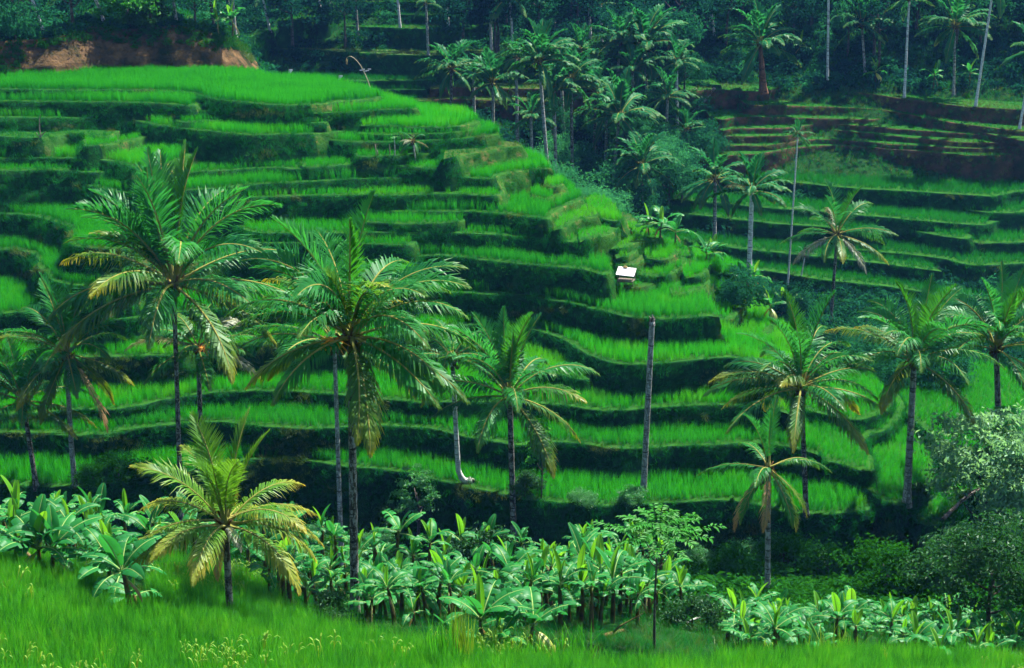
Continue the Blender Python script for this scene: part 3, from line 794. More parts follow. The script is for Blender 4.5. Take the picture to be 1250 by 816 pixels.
def nut_mesh():
    v, f = [], []
    rings, segs = 5, 8
    v.append((0, 0, 0.14))
    for i in range(1, rings):
        a = math.pi * i / rings
        for k in range(segs):
            b = 2 * math.pi * k / segs
            rr = 0.115 * math.sin(a) * (1 + 0.06 * math.cos(3 * b))
            v.append((rr * math.cos(b), rr * math.sin(b), 0.14 * math.cos(a)))
    v.append((0, 0, -0.15))
    for k in range(segs): f.append((0, 1 + k, 1 + (k + 1) % segs))
    for i in range(rings - 2):
        for k in range(segs):
            a = 1 + i * segs
            f.append((a + k, a + segs + k, a + segs + (k + 1) % segs, a + (k + 1) % segs))
    a = 1 + (rings - 2) * segs
    for k in range(segs): f.append((a + k, len(v) - 1, a + (k + 1) % segs))
    return mesh('coconut', v, f, [M['nut']], smooth=True)
NUT = nut_mesh()

def sheath_mesh(seed):
    """boot-like leaf bases and fibre below the crown"""
    r = np.random.default_rng(seed)
    v, f = [], []
    for k in range(11):
        a = k * 2.4; z0 = -0.55 + 0.05 * k
        o = np.array([math.cos(a), math.sin(a), 0])
        tube(bezier(o * 0.10 + UP * z0, o * 0.20 + UP * (z0 + 0.2), o * r.uniform(0.30, 0.5) + UP * (z0 + r.uniform(0.35, 0.55)), 4), [0.07, 0.06, 0.045, 0.03], 5, v, f)
    for k in range(7):
        a = r.uniform(0, 6.28); o = np.array([math.cos(a), math.sin(a), 0])
        tube(bezier(o * 0.12, o * 0.45 + UP * 0.05, o * r.uniform(0.4, 0.7) - UP * r.uniform(0.4, 1.0), 5), [0.02, 0.018, 0.014, 0.012, 0.008], 4, v, f)
    return mesh('leaf_sheath', v, f, [M['sheath']], smooth=True)
SHEATH = [sheath_mesh(1), sheath_mesh(2)]
def flower_mesh():
    r = np.random.default_rng(5); v, f = [], []
    for k in range(46):
        a = r.uniform(0, 6.28); l = r.uniform(0.25, 0.6)
        d = unit((math.cos(a), math.sin(a), r.uniform(-0.9, 0.3)))
        tube([np.zeros(3), d * l * 0.5, d * l - UP * 0.1], [0.012, 0.025, 0.012], 4, v, f)
    return mesh('flower_spray', v, f, [M['flower']])
FLOWER = flower_mesh()

def trunk_mesh(path_pts, r0, r1, mat, rings=34, sides=9, flare=1.5):
    p = np.asarray(path_pts, float)
    t = np.linspace(0, 1, rings)
    s = np.r_[0, np.cumsum(np.linalg.norm(np.diff(p, axis=0), axis=1))]; s /= s[-1]
    q = np.column_stack([np.interp(t, s, p[:, c]) for c in range(3)])
    rad = r0 + (r1 - r0) * t
    rad = rad * (1 + (flare - 1) * np.exp(-t * 16)) * (1 + 0.045 * ((np.arange(rings) % 2) * 2 - 1))
    v, f = tube(q, rad, sides)
    return mesh('trunk', v, f, [M[mat]], smooth=True)

PALM_N = 0
def palm(label, base, crown, rpx, n=22, seed=0, trunk='trunk_dark', r0=0.17, r1=0.115, bend=0.0, mix=None, nuts=5, group='coconut palms', kind='near', foot=None, lean=0.0, flower=None, crown_y=None, cat='palm tree', name='coconut_palm', extra=(), sag=0.0):
    """base, crown = survey sights of the trunk's foot and of the heart of the crown; rpx = crown radius as seen"""
    global PALM_N
    PALM_N += 1
    r = np.random.default_rng(1000 + seed)
    b = cast(*base) if len(base) == 2 else np.asarray(base, float)
    c = at_y(crown[0], crown[1], crown_y or (b[1] + lean))
    scale = rpx / FPX * np.linalg.norm(c - np.array([0, 0, CAMZ])) * 1.08
    root = thing(name, b, label, cat, group)
    rel = c - b
    mid = rel * 0.5 + np.array([bend, 0.0, 0]) * rel[2]
    path = bezier((0, 0, -0.3), mid, rel, 20)
    if foot is not None:
        # swept foot: leaves the bank sideways before it rises
        k = np.array([foot, 0.25, 0.12]); path = np.vstack([bezier(k, k * 0.30 + np.array([0, 0, -0.22]), (0, 0, 1.0), 8)[:-1], bezier((0, 0, 0.8), mid, rel, 16)])
    rings = 34 if kind == 'near' else 14
    link('trunk', trunk_mesh(path, r0, r1, trunk, rings, 9 if kind == 'near' else 6), root)
    if n == 0: return root
    link('leaf_sheath', SHEATH[seed % 2], root, rel, (0, 0, r.uniform(0, 6)), max(0.6, scale / 4.2))
    mix = mix or (('up', 'high', 'mid', 'low', 'hang') if kind == 'near' else ('f_up', 'f_mid', 'f_mid', 'f_low'))
    az0 = r.uniform(0, 6.28)
    for k in range(n):
        q = (k + 0.5) / n
        tier = min(len(mix) - 1, int(q * len(mix)))
        pool = FR[mix[tier]]
        me = pool[int(r.integers(len(pool)))]
        az = az0 + k * 2.39996 + r.normal(0, 0.12)
        L = scale * r.uniform(0.88, 1.08) * (0.97 if tier == 0 else 1.0)
        link('frond', me, root, rel + np.array([math.cos(az), math.sin(az), 0]) * 0.08 + UP * (0.12 - 0.25 * q), (r.normal(0, 0.10), r.normal(0, 0.06) + sag, az), L)
    for kd, azd, sc_ in extra:
        pool = FR[kd]
        link('frond', pool[int(r.integers(len(pool)))], root, rel - UP * 0.1, (r.normal(0, 0.08), 0, R(azd)), scale * sc_)
    for k in range(nuts):
        a = r.uniform(0, 6.28)
        link('coconut', NUT, root, rel + np.array([math.cos(a) * 0.3, math.sin(a) * 0.3, -0.35 - 0.3 * r.random()]), (r.normal(0, 0.3), r.normal(0, 0.3), a), r.uniform(0.9, 1.2))
    if flower is not None:
        link('flower_spray', FLOWER, root, rel + np.array(flower))
    return root

# ------------------------------------------------------------------ banana plants
def banana_leaf(name, seed, elev, droop, leaf, L=1.0, wid=0.17, fold=0.35, torn=0.4, pet=0.12):
    """blade of unit length with petiole, midrib, two half blades split into lobes"""
    r = np.random.default_rng(seed)
    n = 13
    t = np.linspace(0, 1, n)
    ang = np.radians(elev - droop * t ** 1.4)
    dx, dz = np.cos(ang), np.sin(ang)
    px = np.r_[0, np.cumsum((dx[:-1] + dx[1:]) / 2)] / (n - 1); pz = np.r_[0, np.cumsum((dz[:-1] + dz[1:]) / 2)] / (n - 1)
    path = np.column_stack([px, 0 * t, pz])
    v, f = [], []
    tube(path, 0.016 * (1 - t) ** 0.7 + 0.003, 5, v, f, cap=False)
    nr = len(f)
    N_ = np.column_stack([-np.sin(ang), 0 * t, np.cos(ang)])
    m = 20
    ts = pet + (1 - pet) * np.linspace(0, 1, m)
    q = np.linspace(0, 1, m)
    w = wid * np.clip(np.sin(np.pi * np.clip(q * 0.93 + 0.05, 0, 1)) ** 0.55, 0.02, 1)
    for sd in (-1, 1):
        rows = []
        cur = fold + r.normal(0, 0.1)
        k = 0
        lobe_a = r.normal(0, 0.12)
        for i in range(m):
            P_ = np.array([np.interp(ts[i], t, path[:, c]) for c in range(3)]); Nn = np.array([np.interp(ts[i], t, N_[:, c]) for c in range(3)])
            a = cur + lobe_a
            d1 = np.array([0, sd * math.cos(a), 0]) + Nn * math.sin(a)
            a2 = a - 0.55
            d2 = np.array([0, sd * math.cos(a2), 0]) + Nn * math.sin(a2)
            Pm = P_ + d1 * w[i] * 0.55
            Pe = Pm + d2 * w[i] * 0.5
            rows.append((P_, Pm, Pe))
        i = 0
        while i < m - 1:
            b = len(v)
            for rr in (rows[i], rows[i + 1]):
                for p in rr: v.append(tuple(p))
            f += [(b, b + 1, b + 4, b + 3), (b + 1, b + 2, b + 5, b + 4)]
            i += 1
            if r.random() < torn:          # a tear: next lobe hangs at its own angle and starts with a narrow gap
                lobe = r.normal(-0.15, 0.28)
                for j in range(i, m):
                    P_, Pm, Pe = rows[j]
                    L1 = np.linalg.norm(Pm - P_); L2 = np.linalg.norm(Pe - Pm)
                    Nn = np.array([np.interp(ts[j], t, N_[:, c]) for c in range(3)])
                    a = cur + lobe
                    d1 = np.array([0, sd * math.cos(a), 0]) + Nn * math.sin(a)
                    d2 = np.array([0, sd * math.cos(a - 0.6), 0]) + Nn * math.sin(a - 0.6)
                    fw = unit(path[-1] - path[0]) * 0.012 if j == i else 0
                    rows[j] = (P_, P_ + d1 * L1 + fw, P_ + d1 * L1 + d2 * L2 + fw)
    return mesh(name, v, f, [M['midrib'], M[leaf]], [0] * nr + [1] * (len(f) - nr), smooth=True)
BL = {
    'spear': [banana_leaf('leaf', 1, 86, 14, 'banana_young', wid=0.11, fold=0.75, torn=0.02), banana_leaf('leaf', 2, 80, 24, 'banana_young', wid=0.14, fold=0.6, torn=0.05), banana_leaf('leaf', 3, 76, 30, 'banana', wid=0.16, fold=0.5, torn=0.05)],
    'arch': [banana_leaf('leaf', 11, 58, 66, 'banana', torn=0.4), banana_leaf('leaf', 12, 48, 74, 'banana', torn=0.4), banana_leaf('leaf', 13, 64, 84, 'banana', torn=0.5), banana_leaf('leaf', 14, 42, 60, 'banana', torn=0.5), banana_leaf('leaf', 15, 55, 55, 'banana', torn=0.25, wid=0.18)],
    'low': [banana_leaf('leaf', 21, 22, 72, 'banana', torn=0.5, fold=0.1), banana_leaf('leaf', 22, 10, 66, 'banana', torn=0.55, fold=0.05), banana_leaf('leaf', 23, 26, 88, 'banana', torn=0.3, fold=0.05), banana_leaf('leaf', 24, 30, 60, 'banana', torn=0.6, fold=0.1)],
    'dead': [banana_leaf('leaf', 31, -40, 50, 'banana_dry', torn=0.6, wid=0.09, fold=-0.6), banana_leaf('leaf', 32, -25, 64, 'banana_dry', torn=0.6, wid=0.08, fold=-0.7)],
    'yellow': [banana_leaf('leaf', 41, -20, 60, 'banana_old', torn=0.1, wid=0.2, fold=0.0)],
}
def stem_mesh(seed):
    r = np.random.default_rng(seed)
    p = bezier((0, 0, -0.15), (r.normal(0, 0.04), r.normal(0, 0.04), 0.5), (r.normal(0, 0.07), r.normal(0, 0.07), 1.0), 8)
    v, f = tube(p, [0.085, 0.078, 0.072, 0.068, 0.062, 0.056, 0.048, 0.036], 8)
    return mesh('pseudostem', v, f, [M['pseudostem']], smooth=True)
STEMS = [stem_mesh(i) for i in range(4)]

def banana(b, h, leaf, seed, label, group=None, n=7, spread=1.0, low=2, dead=1, yellow=0):
    """h = stem height, leaf = blade length in metres"""
    r = np.random.default_rng(5000 + seed)
    root = thing('banana_plant', b, label, 'banana plant', group, r.uniform(0, 6.28))
    s = STEMS[int(r.integers(4))]
    link('pseudostem', s, root, scale=(h ** 0.4, h ** 0.4, h))
    top = np.array(s.vertices[60].co) * np.array([h ** 0.4, h ** 0.4, h]); top[2] = h
    az = r.uniform(0, 6.28)
    for k in range(n):
        q = k / max(1, n - 1)
        pool = BL['spear'] if k == 0 or (k == 1 and r.random() < 0.75) else BL['arch'] if k < n - low else BL['low']
        a = az + k * 2.4 + r.normal(0, 0.2)
        link('leaf', pool[int(r.integers(len(pool)))], root, top - UP * 0.10 * q * h * 0.6, (r.normal(0, 0.12), r.normal(0, 0.08), a), leaf * r.uniform(0.8, 1.1) * (0.8 if k == 0 else 1))
    for k in range(dead):
        link('leaf', BL['dead'][k % 2], root, top - UP * 0.2, (0, 0, r.uniform(0, 6.28)), leaf * 0.7)
    for k in range(yellow):
        link('leaf', BL['yellow'][0], root, top - UP * 0.15, (0, 0, r.uniform(3.4, 6.0) - root.rotation_euler.z), leaf * 0.75)
    return root

# ------------------------------------------------------------------ leafy crowns: thousands of leaf-sized faces in clumps through the crown's volume
def crown_mesh(name, seed, clumps, leaves, rx, ry, rz, size, mat, csize=0.35, flat=0.5, hollow=0.55, asp=2.0, leaf_up=0.5, limbs=None, droop=0.0):
    r = np.random.default_rng(seed)
    cs = []
    while len(cs) < clumps:
        d = r.normal(size=3); d /= np.linalg.norm(d)
        if d[2] < -0.55: continue
        rad = r.uniform(hollow, 1.0) ** 0.6
        k = 1 + 0.22 * vn1(d[0] * 2.2 + seed, d[1] * 2.2 + d[2] * 1.7)
        cs.append(d * rad * k * np.array([rx, ry, rz]))
    cs = np.array(cs)
    which = r.integers(clumps, size=leaves)
    csz = r.uniform(0.6, 1.3, clumps)
    off = r.normal(size=(leaves, 3)) * np.array([1, 1, flat]) * csize * csz[which][:, None] * min(rx, ry)
    P_ = cs[which] + off
    n = r.normal(size=(leaves, 3)) * 0.75 + UP * leaf_up + off * 0.6 / (csize * min(rx, ry))
    n /= np.linalg.norm(n, axis=1)[:, None]
    a = r.normal(size=(leaves, 3)); a[:, 2] -= droop
    a -= n * (a * n).sum(1)[:, None]; a /= np.linalg.norm(a, axis=1)[:, None]
    b = np.cross(n, a)
    l = size * r.uniform(0.65, 1.35, leaves)[:, None]; w = l / asp
    bendn = n * l * 0.18
    V = np.stack([P_ - a * l * 0.5 - bendn, P_ + b * w * 0.5, P_ + a * l * 0.5 - bendn, P_ - b * w * 0.5], 1).reshape(-1, 3)
    F = np.arange(leaves * 4).reshape(-1, 4)
    return mesh(name, V.tolist(), F.tolist(), [M[mat]])

def limb_tree(seed, h, r0, spread, n=6, top=None, mat='bark', split=0.45):
    """trunk with limbs; h = height to the crown's centre"""
    r = np.random.default_rng(seed); v, f = [], []
    top = np.array([r.normal(0, 0.06) * h, r.normal(0, 0.06) * h, h]) if top is None else np.asarray(top, float)
    main = bezier((0, 0, -0.3), (r.normal(0, 0.05) * h, r.normal(0, 0.05) * h, h * 0.5), top, 9)
    tube(main, np.linspace(r0, r0 * 0.35, 9), 7, v, f)
    for k in range(n):
        s = split + (0.9 - split) * k / n
        p = np.array([np.interp(s, np.linspace(0, 1, 9), main[:, c]) for c in range(3)])
        a = k * 2.4 + r.uniform(0, 1); e = p + np.array([math.cos(a) * spread, math.sin(a) * spread, h * r.uniform(0.15, 0.4)]) * r.uniform(0.6, 1.0)
        tube(bezier(p, p + (e - p) * np.array([0.6, 0.6, 0.25]), e, 5), np.linspace(r0 * 0.45, r0 * 0.1, 5), 5, v, f)
    return mesh('trunk', v, f, [M[mat]], smooth=True)

def tree(name, label, cat, b, crown_me, trunk_me, zc, rz=0.0, sx=1.0, group=None, extra=()):
    root = thing(name, b, label, cat, group, rz)
    if trunk_me is not None: link('trunk', trunk_me, root, scale=sx)
    link('crown', crown_me, root, (0, 0, zc * sx), scale=sx)
    for me, loc, s in extra: link('crown', me, root, loc, (0, 0, s), s)
    return root

# ------------------------------------------------------------------ scatter of uncountable ground cover: points carrying a turn, a size and a pick of tuft
def source(name, me):
    o = bpy.data.objects.new(name, me)
    return o
def scatter(name, pts, sizes, tufts, label, cat, tilt=0.15, rots=None, tone=None):
    pts = np.asarray(pts, float); n = len(pts)
    if n == 0: return None
    r = np.random.default_rng(n)
    if rots is None:
        rots = np.column_stack([r.normal(0, tilt, n), r.normal(0, tilt, n), r.uniform(0, 6.283, n)])
    me = bpy.data.meshes.new(name)
    me.vertices.add(n)
    me.vertices.foreach_set('co', pts.astype(np.float32).ravel())
    if tone is None: tone = np.zeros(n)
    for an, ty, val in (('tone', 'FLOAT', tone), ('turn', 'FLOAT_VECTOR', rots), ('size', 'FLOAT', sizes), ('pick', 'INT', r.integers(len(tufts), size=n))):
        a = me.attributes.new(an, ty, 'POINT')
        if ty == 'FLOAT_VECTOR': a.data.foreach_set('vector', np.asarray(val, dtype=np.float32).ravel())
        elif ty == 'INT': a.data.foreach_set('value', np.asarray(val, dtype=np.int32))
        else: a.data.foreach_set('value', np.asarray(val, dtype=np.float32))
    o = link(name, me)
    tag(o, label, cat, kind='stuff')
    coll = bpy.data.collections.new(name + '_tufts')
    for i, t in enumerate(tufts):
        coll.objects.link(source(name + '_tuft', t))
    ng = bpy.data.node_groups.new(name, 'GeometryNodeTree')
    ng.interface.new_socket('Geometry', in_out='INPUT', socket_type='NodeSocketGeometry')
    ng.interface.new_socket('Geometry', in_out='OUTPUT', socket_type='NodeSocketGeometry')
    N = ng.nodes
    gi = N.new('NodeGroupInput'); go = N.new('NodeGroupOutput')
    ci = N.new('GeometryNodeCollectionInfo'); ci.inputs['Collection'].default_value = coll
    ci.inputs['Separate Children'].default_value = True; ci.inputs['Reset Children'].default_value = True
    ip = N.new('GeometryNodeInstanceOnPoints'); ip.inputs['Pick Instance'].default_value = True
    def attr(nm, ty):
        q = N.new('GeometryNodeInputNamedAttribute'); q.data_type = ty; q.inputs['Name'].default_value = nm
        return [s for s in q.outputs if s.enabled and s.name == 'Attribute'][0]
    ng.links.new(gi.outputs[0], ip.inputs['Points']); ng.links.new(ci.outputs[0], ip.inputs['Instance'])
    ng.links.new(attr('pick', 'INT'), ip.inputs['Instance Index'])
    er = N.new('FunctionNodeEulerToRotation')
    ng.links.new(attr('turn', 'FLOAT_VECTOR'), er.inputs[0]); ng.links.new(er.outputs[0], ip.inputs['Rotation'])
    ng.links.new(attr('size', 'FLOAT'), ip.inputs['Scale'])
    ng.links.new(ip.outputs[0], go.inputs[0])
    md = o.modifiers.new('scatter', 'NODES'); md.node_group = ng
    return o

def blades(name, seed, n, h, w, spread, lean, mat, segs=2, curl=0.5, ears=0):
    """a tuft of narrow upright blades that bend over"""
    r = np.random.default_rng(seed); v, f, idx, tips = [], [], [], []
    for k in range(n):
        a = r.uniform(0, 6.283); o = np.array([r.normal(0, spread), r.normal(0, spread), 0])
        d = np.array([math.cos(a), math.sin(a), 0]); sd = np.array([-d[1], d[0], 0])
        hh = h * r.uniform(0.7, 1.1); le = lean * abs(r.normal(0.5, 0.5)); b = len(v)
        for i in range(segs + 1):
            t = i / segs
            p = o + UP * hh * (t - 0.18 * curl * t ** 2 * le) + d * hh * le * t ** (1 + curl)
            ww = w * (1 - t * 0.9) * 0.5
            if i < segs: v += [tuple(p - sd * ww), tuple(p + sd * ww)]
            else: v.append(tuple(p))
            tips += [t ** 1.5] * (2 if i < segs else 1)
        for i in range(segs - 1): f.append((b + 2 * i, b + 2 * i + 1, b + 2 * i + 3, b + 2 * i + 2)); idx.append(0)
        f.append((b + 2 * segs - 2, b + 2 * segs - 1, b + 2 * segs)); idx.append(0)
    for k in range(ears):
        a = r.uniform(0, 6.283); o = np.array([r.normal(0, spread), r.normal(0, spread), 0]); d = np.array([math.cos(a), math.sin(a), 0]); sd = np.array([-d[1], d[0], 0])
        hh = h * r.uniform(0.95, 1.15)
        pth = bezier(o + UP * hh * 0.6, o + UP * hh * 1.15 + d * 0.06, o + d * 0.24 + UP * hh * 0.95, 5)
        b = len(v)
        for i, p in enumerate(pth):
            ww = (0.004, 0.010, 0.016, 0.016, 0.005)[i]
            v += [tuple(p - sd * ww), tuple(p + sd * ww)]; tips += [0.5, 0.5]
        for i in range(4): f.append((b + 2 * i, b + 2 * i + 1, b + 2 * i + 3, b + 2 * i + 2)); idx.append(1)
    me = mesh(name, v, f, [M[mat], M['panicle']], idx)
    with_tip(me, tips)
    return me
# ------------------------------------------------------------------ rice on the terraces
def pix(p):
    p = np.atleast_2d(np.asarray(p, float)); q = p - np.array([0, 0, CAMZ])
    fwd = q[:, 1] * CP - q[:, 2] * SP; up = q[:, 1] * SP + q[:, 2] * CP
    return np.column_stack([625 + FPX * q[:, 0] / fwd, 408 - FPX * up / fwd])

def in_view(p, m=40):
    q = pix(p)
    return (q[:, 0] > -m) & (q[:, 0] < 1250 + m) & (q[:, 1] > -m) & (q[:, 1] < 816 + m)

def jitter_grid(x0, x1, y0, y1, s, r):
    X, Y = np.meshgrid(np.arange(x0, x1, s), np.arange(y0, y1, s))
    X = X.ravel(); Y = Y.ravel()
    return X + r.uniform(-0.45, 0.45, len(X)) * s, Y + r.uniform(-0.45, 0.45, len(Y)) * s

RICE = [blades('rice_tuft', i, 15, 1.0, 0.030, 0.11, 0.30, 'rice', 3, 0.9) for i in range(5)]
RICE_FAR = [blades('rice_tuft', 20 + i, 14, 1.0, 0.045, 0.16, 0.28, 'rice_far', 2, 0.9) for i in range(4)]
TURF = [blades('turf_tuft', 40 + i, 14, 1.0, 0.075, 0.32, 0.75, 'turf', 2, 0.9) for i in range(4)]
TURF_DRY = [blades('turf_tuft', 60 + i, 14, 1.0, 0.075, 0.32, 0.75, 'turf_dry', 2, 0.9) for i in range(4)]

def tread_points(t, s, r, inset, edge=0.2):
    p = t['poly']
    x, y = jitter_grid(p[:, 0].min(), p[:, 0].max(), p[:, 1].min(), p[:, 1].max(), s, r)
    m = inside(p, x, y); x, y = x[m], y[m]
    if len(x) == 0: return np.zeros((0, 3))
    m = in_view(np.column_stack([x, y, tz(t, x)]), 200); x, y = x[m], y[m]
    for o in T:
        if o is t or len(x) == 0 or tz(o, x.mean()) < tz(t, x.mean()) + 0.05: continue
        a, b = o['poly'].min(0) - 1, o['poly'].max(0) + 1
        near = (x > a[0]) & (x < b[0]) & (y > a[1]) & (y < b[1])
        if not near.any(): continue
        bad = np.zeros(len(x), bool)
        bad[near] = inside(o['poly'], x[near], y[near]) | (dist_line(o['poly'], x[near], y[near]) < 0.18 + o.get('batter', 0.16) * np.clip(tz(o, x[near]) - tz(t, x[near]), 0, 2.5))
        x, y = x[~bad], y[~bad]
    if len(x) == 0: return np.zeros((0, 3))
    d = dist_line(t['line'], x, y); de = dist_line(t['poly'], x, y)
    m = (d > inset) & (de > edge); x, y = x[m], y[m]
    return np.column_stack([x, y, tz(t, x) - 0.02])

tones = {'hill': [], 'far': []}
pr = {'hill': [], 'far': []}; sr = {'hill': [], 'far': []}
pt, st, pd, sd_ = [], [], [], []
rr = np.random.default_rng(77)
for t in T:
    hill = t['area'] == 'hill'
    if t['rice'] > 0:
        q = tread_points(t, 0.27 if hill else 0.42, rr, min(0.42, t['inset']) if hill else 0.6, 0.25)
        if len(q):
            hgt = t['rice'] * (1 + 0.16 * vn2(q[:, 0] * 0.5, q[:, 1] * 0.5 + t['z'])) * rr.uniform(0.85, 1.12, len(q))
            tones[t['area']].append(np.full(len(q), rr.uniform(-0.42, 0.32)) + (0.28 if hill and t['line'][:, 0].mean() > 3 and t['a'] > 9 else 0) + 0.15 * vn3(q[:, 0] * 0.2, q[:, 1] * 0.4))  # right flank rice toned yellower and lighter, sunlight put into its colour
            pr[t['area']].append(q); sr[t['area']].append(hgt)
        # close turf on the walkway along the lip
        x = t['line'][:, 0]; y = t['line'][:, 1]
        k = int(len(x) * 0.45 * 5) if hill else int(len(x) * 2.2)
        i = rr.integers(len(x), size=k)
        w = np.column_stack([x[i] + rr.normal(0, 0.22, k), y[i] + rr.normal(0.15, 0.22, k)])
        m = inside(t['poly'], w[:, 0], w[:, 1])
        w = w[m]
        pt.append(np.column_stack([w, tz(t, w[:, 0]) - 0.02])); st.append(rr.uniform(0.10, 0.20, len(w)))
    else:
        q = tread_points(t, 0.36 if hill else 0.5, rr, 0.02, 0.02)
        if len(q):
            s_ = rr.uniform(0.16, 0.40, len(q)); dry = vn3(q[:, 0] * 0.3, q[:, 1] * 0.3 + 5) > (0.45 if hill else 0.2)
            pd.append(q[dry]); sd_.append(s_[dry]); pt.append(q[~dry]); st.append(s_[~dry])
    # grass on the bank
    rows = t['rows']; n = len(t['poly'])
    per = np.linalg.norm(np.roll(t['poly'], -1, 0) - t['poly'], axis=1)
    dl = dist_line(t['line'], t['poly'][:, 0], t['poly'][:, 1]) < 0.3
    wgt = per * (dl if not t['back'] else np.where(dl, 1, 0.5)); wgt = wgt / wgt.sum()
    k = int((per * (wgt > 0)).sum() * (2.6 * (13 if hill else 4.5)))
    i = rr.choice(n, size=k, p=wgt); fr = rr.random(k)[:, None]; j = (i + 1) % n
    dep = rr.beta(1.0, 1.25, k) * 3.0
    lev = np.array(DEPTHS); a = np.clip(np.searchsorted(lev, dep) - 1, 0, len(lev) - 2); fa = ((dep - lev[a]) / (lev[a + 1] - lev[a]))[:, None]
    RW = np.array(rows)
    q0 = RW[a, i] * (1 - fr) + RW[a, j] * fr; q1 = RW[a + 1, i] * (1 - fr) + RW[a + 1, j] * fr
    q = q0 * (1 - fa) + q1 * fa
    m = in_view(q, 200); q = q[m]; nx = t['nr'][i][m, 0]
    if len(q):
        m = ground_z(q[:, 0], q[:, 1]) < q[:, 2] + 0.03
        q = q[m]; nx = nx[m]
        s_ = rr.uniform(0.20, 0.52, len(q)) * (1 if hill else 1.2)
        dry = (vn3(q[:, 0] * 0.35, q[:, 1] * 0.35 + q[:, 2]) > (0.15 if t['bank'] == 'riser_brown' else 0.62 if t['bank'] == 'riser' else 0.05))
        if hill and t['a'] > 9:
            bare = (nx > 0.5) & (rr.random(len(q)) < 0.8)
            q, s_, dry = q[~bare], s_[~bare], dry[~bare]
        pt.append(q[~dry]); st.append(s_[~dry]); pd.append(q[dry]); sd_.append(s_[dry])
# leafy weeds rooted in the banks
WEED = [crown_mesh('weed_tuft', 200 + i, 7, 60, 0.5, 0.5, 0.4, 0.16, ('shrub', 'leaf_lit', 'shrub')[i], 0.3, 0.6, 0.3, 2.0, 0.4) for i in range(3)]
q = np.vstack(pt); k = rr.random(len(q)) < 0.035 * (vn1(q[:, 0] * 0.25 + 2, q[:, 2] * 0.5) > -0.1)
scatter('weeds', q[k], rr.uniform(0.25, 0.7, int(k.sum())), WEED, 'leafy weeds rooted here and there in the terrace banks', 'weeds', 0.4)
scatter('rice', np.vstack(pr['hill']), np.concatenate(sr['hill']), RICE, 'bright green young rice growing on the treads of the sunlit hill spur', 'rice', tone=np.concatenate(tones['hill']))
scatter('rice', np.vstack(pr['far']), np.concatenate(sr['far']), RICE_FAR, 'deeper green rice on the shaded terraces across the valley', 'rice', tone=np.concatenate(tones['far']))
scatter('turf', np.vstack(pt), np.concatenate(st), TURF, 'short green turf clothing the terrace banks and walkways', 'grass', 0.5)
scatter('dry_turf', np.vstack(pd), np.concatenate(sd_), TURF_DRY, 'yellowish dry turf in patches on the terrace banks', 'grass', 0.5)

# ------------------------------------------------------------------ foreground rice and grass
RICE_NEAR = [blades('rice_tuft', 80 + i, 20, 1.0, 0.026, 0.09, 0.34, 'rice_near', 4, 1.1, ears=0) for i in range(5)]
RICE_EAR = [blades('rice_tuft', 90 + i, 18, 1.0, 0.024, 0.09, 0.34, 'rice_near', 4, 1.1, ears=4 + i) for i in range(2)]
FIELD = np.array([(-400, 660), (-90, 676), (60, 690), (125, 722), (178, 748), (196, 692), (250, 680), (300, 692), (338, 742), (400, 782), (520, 792), (620, 806), (700, 822), (800, 826), (880, 818), (1000, 810), (1130, 806), (1330, 820), (1700, 830), (1700, 1300), (-400, 1300)], float)
rr = np.random.default_rng(5)
x, y = jitter_grid(-28, 28, 18, 50, 0.19, rr)
g_ = np.column_stack([x, y, base_z(x, y)])
uv = pix(g_)
m = inside(FIELD, uv[:, 0], uv[:, 1]) & in_view(g_, 260)
g_ = g_[m]
hs = 0.84 * (1 + 0.20 * vn2(g_[:, 0] * 0.4, g_[:, 1] * 0.4) + 0.14 * vn3(g_[:, 0] * 1.5, g_[:, 1] * 1.5)) * rr.uniform(0.70, 1.18, len(g_))
earz = vn1(g_[:, 0] * 0.30 + 4, g_[:, 1] * 0.30) + 0.35 * rr.normal(size=len(g_))
em = earz > 1.12
scatter('rice', g_[~em], hs[~em], RICE_NEAR, 'tall bright rice filling the bottom of the view', 'rice', 0.20, tone=0.6 * vn1(g_[~em][:, 0] * 0.9, g_[~em][:, 1] * 0.9) + rr.normal(0, 0.22, int((~em).sum())))
scatter('ripening_rice', g_[em], hs[em] * 1.03, RICE_EAR, 'rice with pale drooping ears scattered through the near field', 'rice', 0.12)

k = rr.random(len(g_)) < 0.012 * (1 + vn3(g_[:, 0] * 0.5, g_[:, 1] * 0.5))
scatter('weeds', g_[k] + np.array([0, 0, 0.25]), rr.uniform(0.25, 0.6, int(k.sum())), WEED, 'broad leaved weeds among the rice at the bottom of the view', 'weeds', 0.3)

# ------------------------------------------------------------------ undergrowth
def leaf_clump(name, seed, n, mat, size, flat=0.7):
    return crown_mesh(name, seed, 9, n, 0.5, 0.5, 0.42, size, mat, 0.30, flat, 0.3, 2.2, 0.5)
SHRUBS = [leaf_clump('shrub_tuft', i, 110, 'shrub', 0.17) for i in range(3)] + [leaf_clump('shrub_tuft', 8, 70, 'dark_leaf', 0.26)]
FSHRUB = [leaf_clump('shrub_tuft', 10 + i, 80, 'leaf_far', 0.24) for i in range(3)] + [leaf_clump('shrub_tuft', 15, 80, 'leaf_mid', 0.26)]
MEADOW = [blades('grass_tuft', 100 + i, 16, 1.0, 0.03, 0.2, 0.6, 'turf', 3, 1.0) for i in range(3)] + [blades('grass_tuft', 105, 16, 1.0, 0.03, 0.2, 0.6, 'turf_dry', 3, 1.0)]
def cover(x0, x1, y0, y1, s, r, keep=None):
    x, y = jitter_grid(x0, x1, y0, y1, s, r)
    z = base_z(x, y)
    p = np.column_stack([x, y, z]); p = p[in_view(p, 260)]
    gz = ground_z(p[:, 0], p[:, 1])
    p = p[gz < p[:, 2] + 0.02]
    if keep is not None: p = p[keep(p)]
    return p
rr = np.random.default_rng(6)
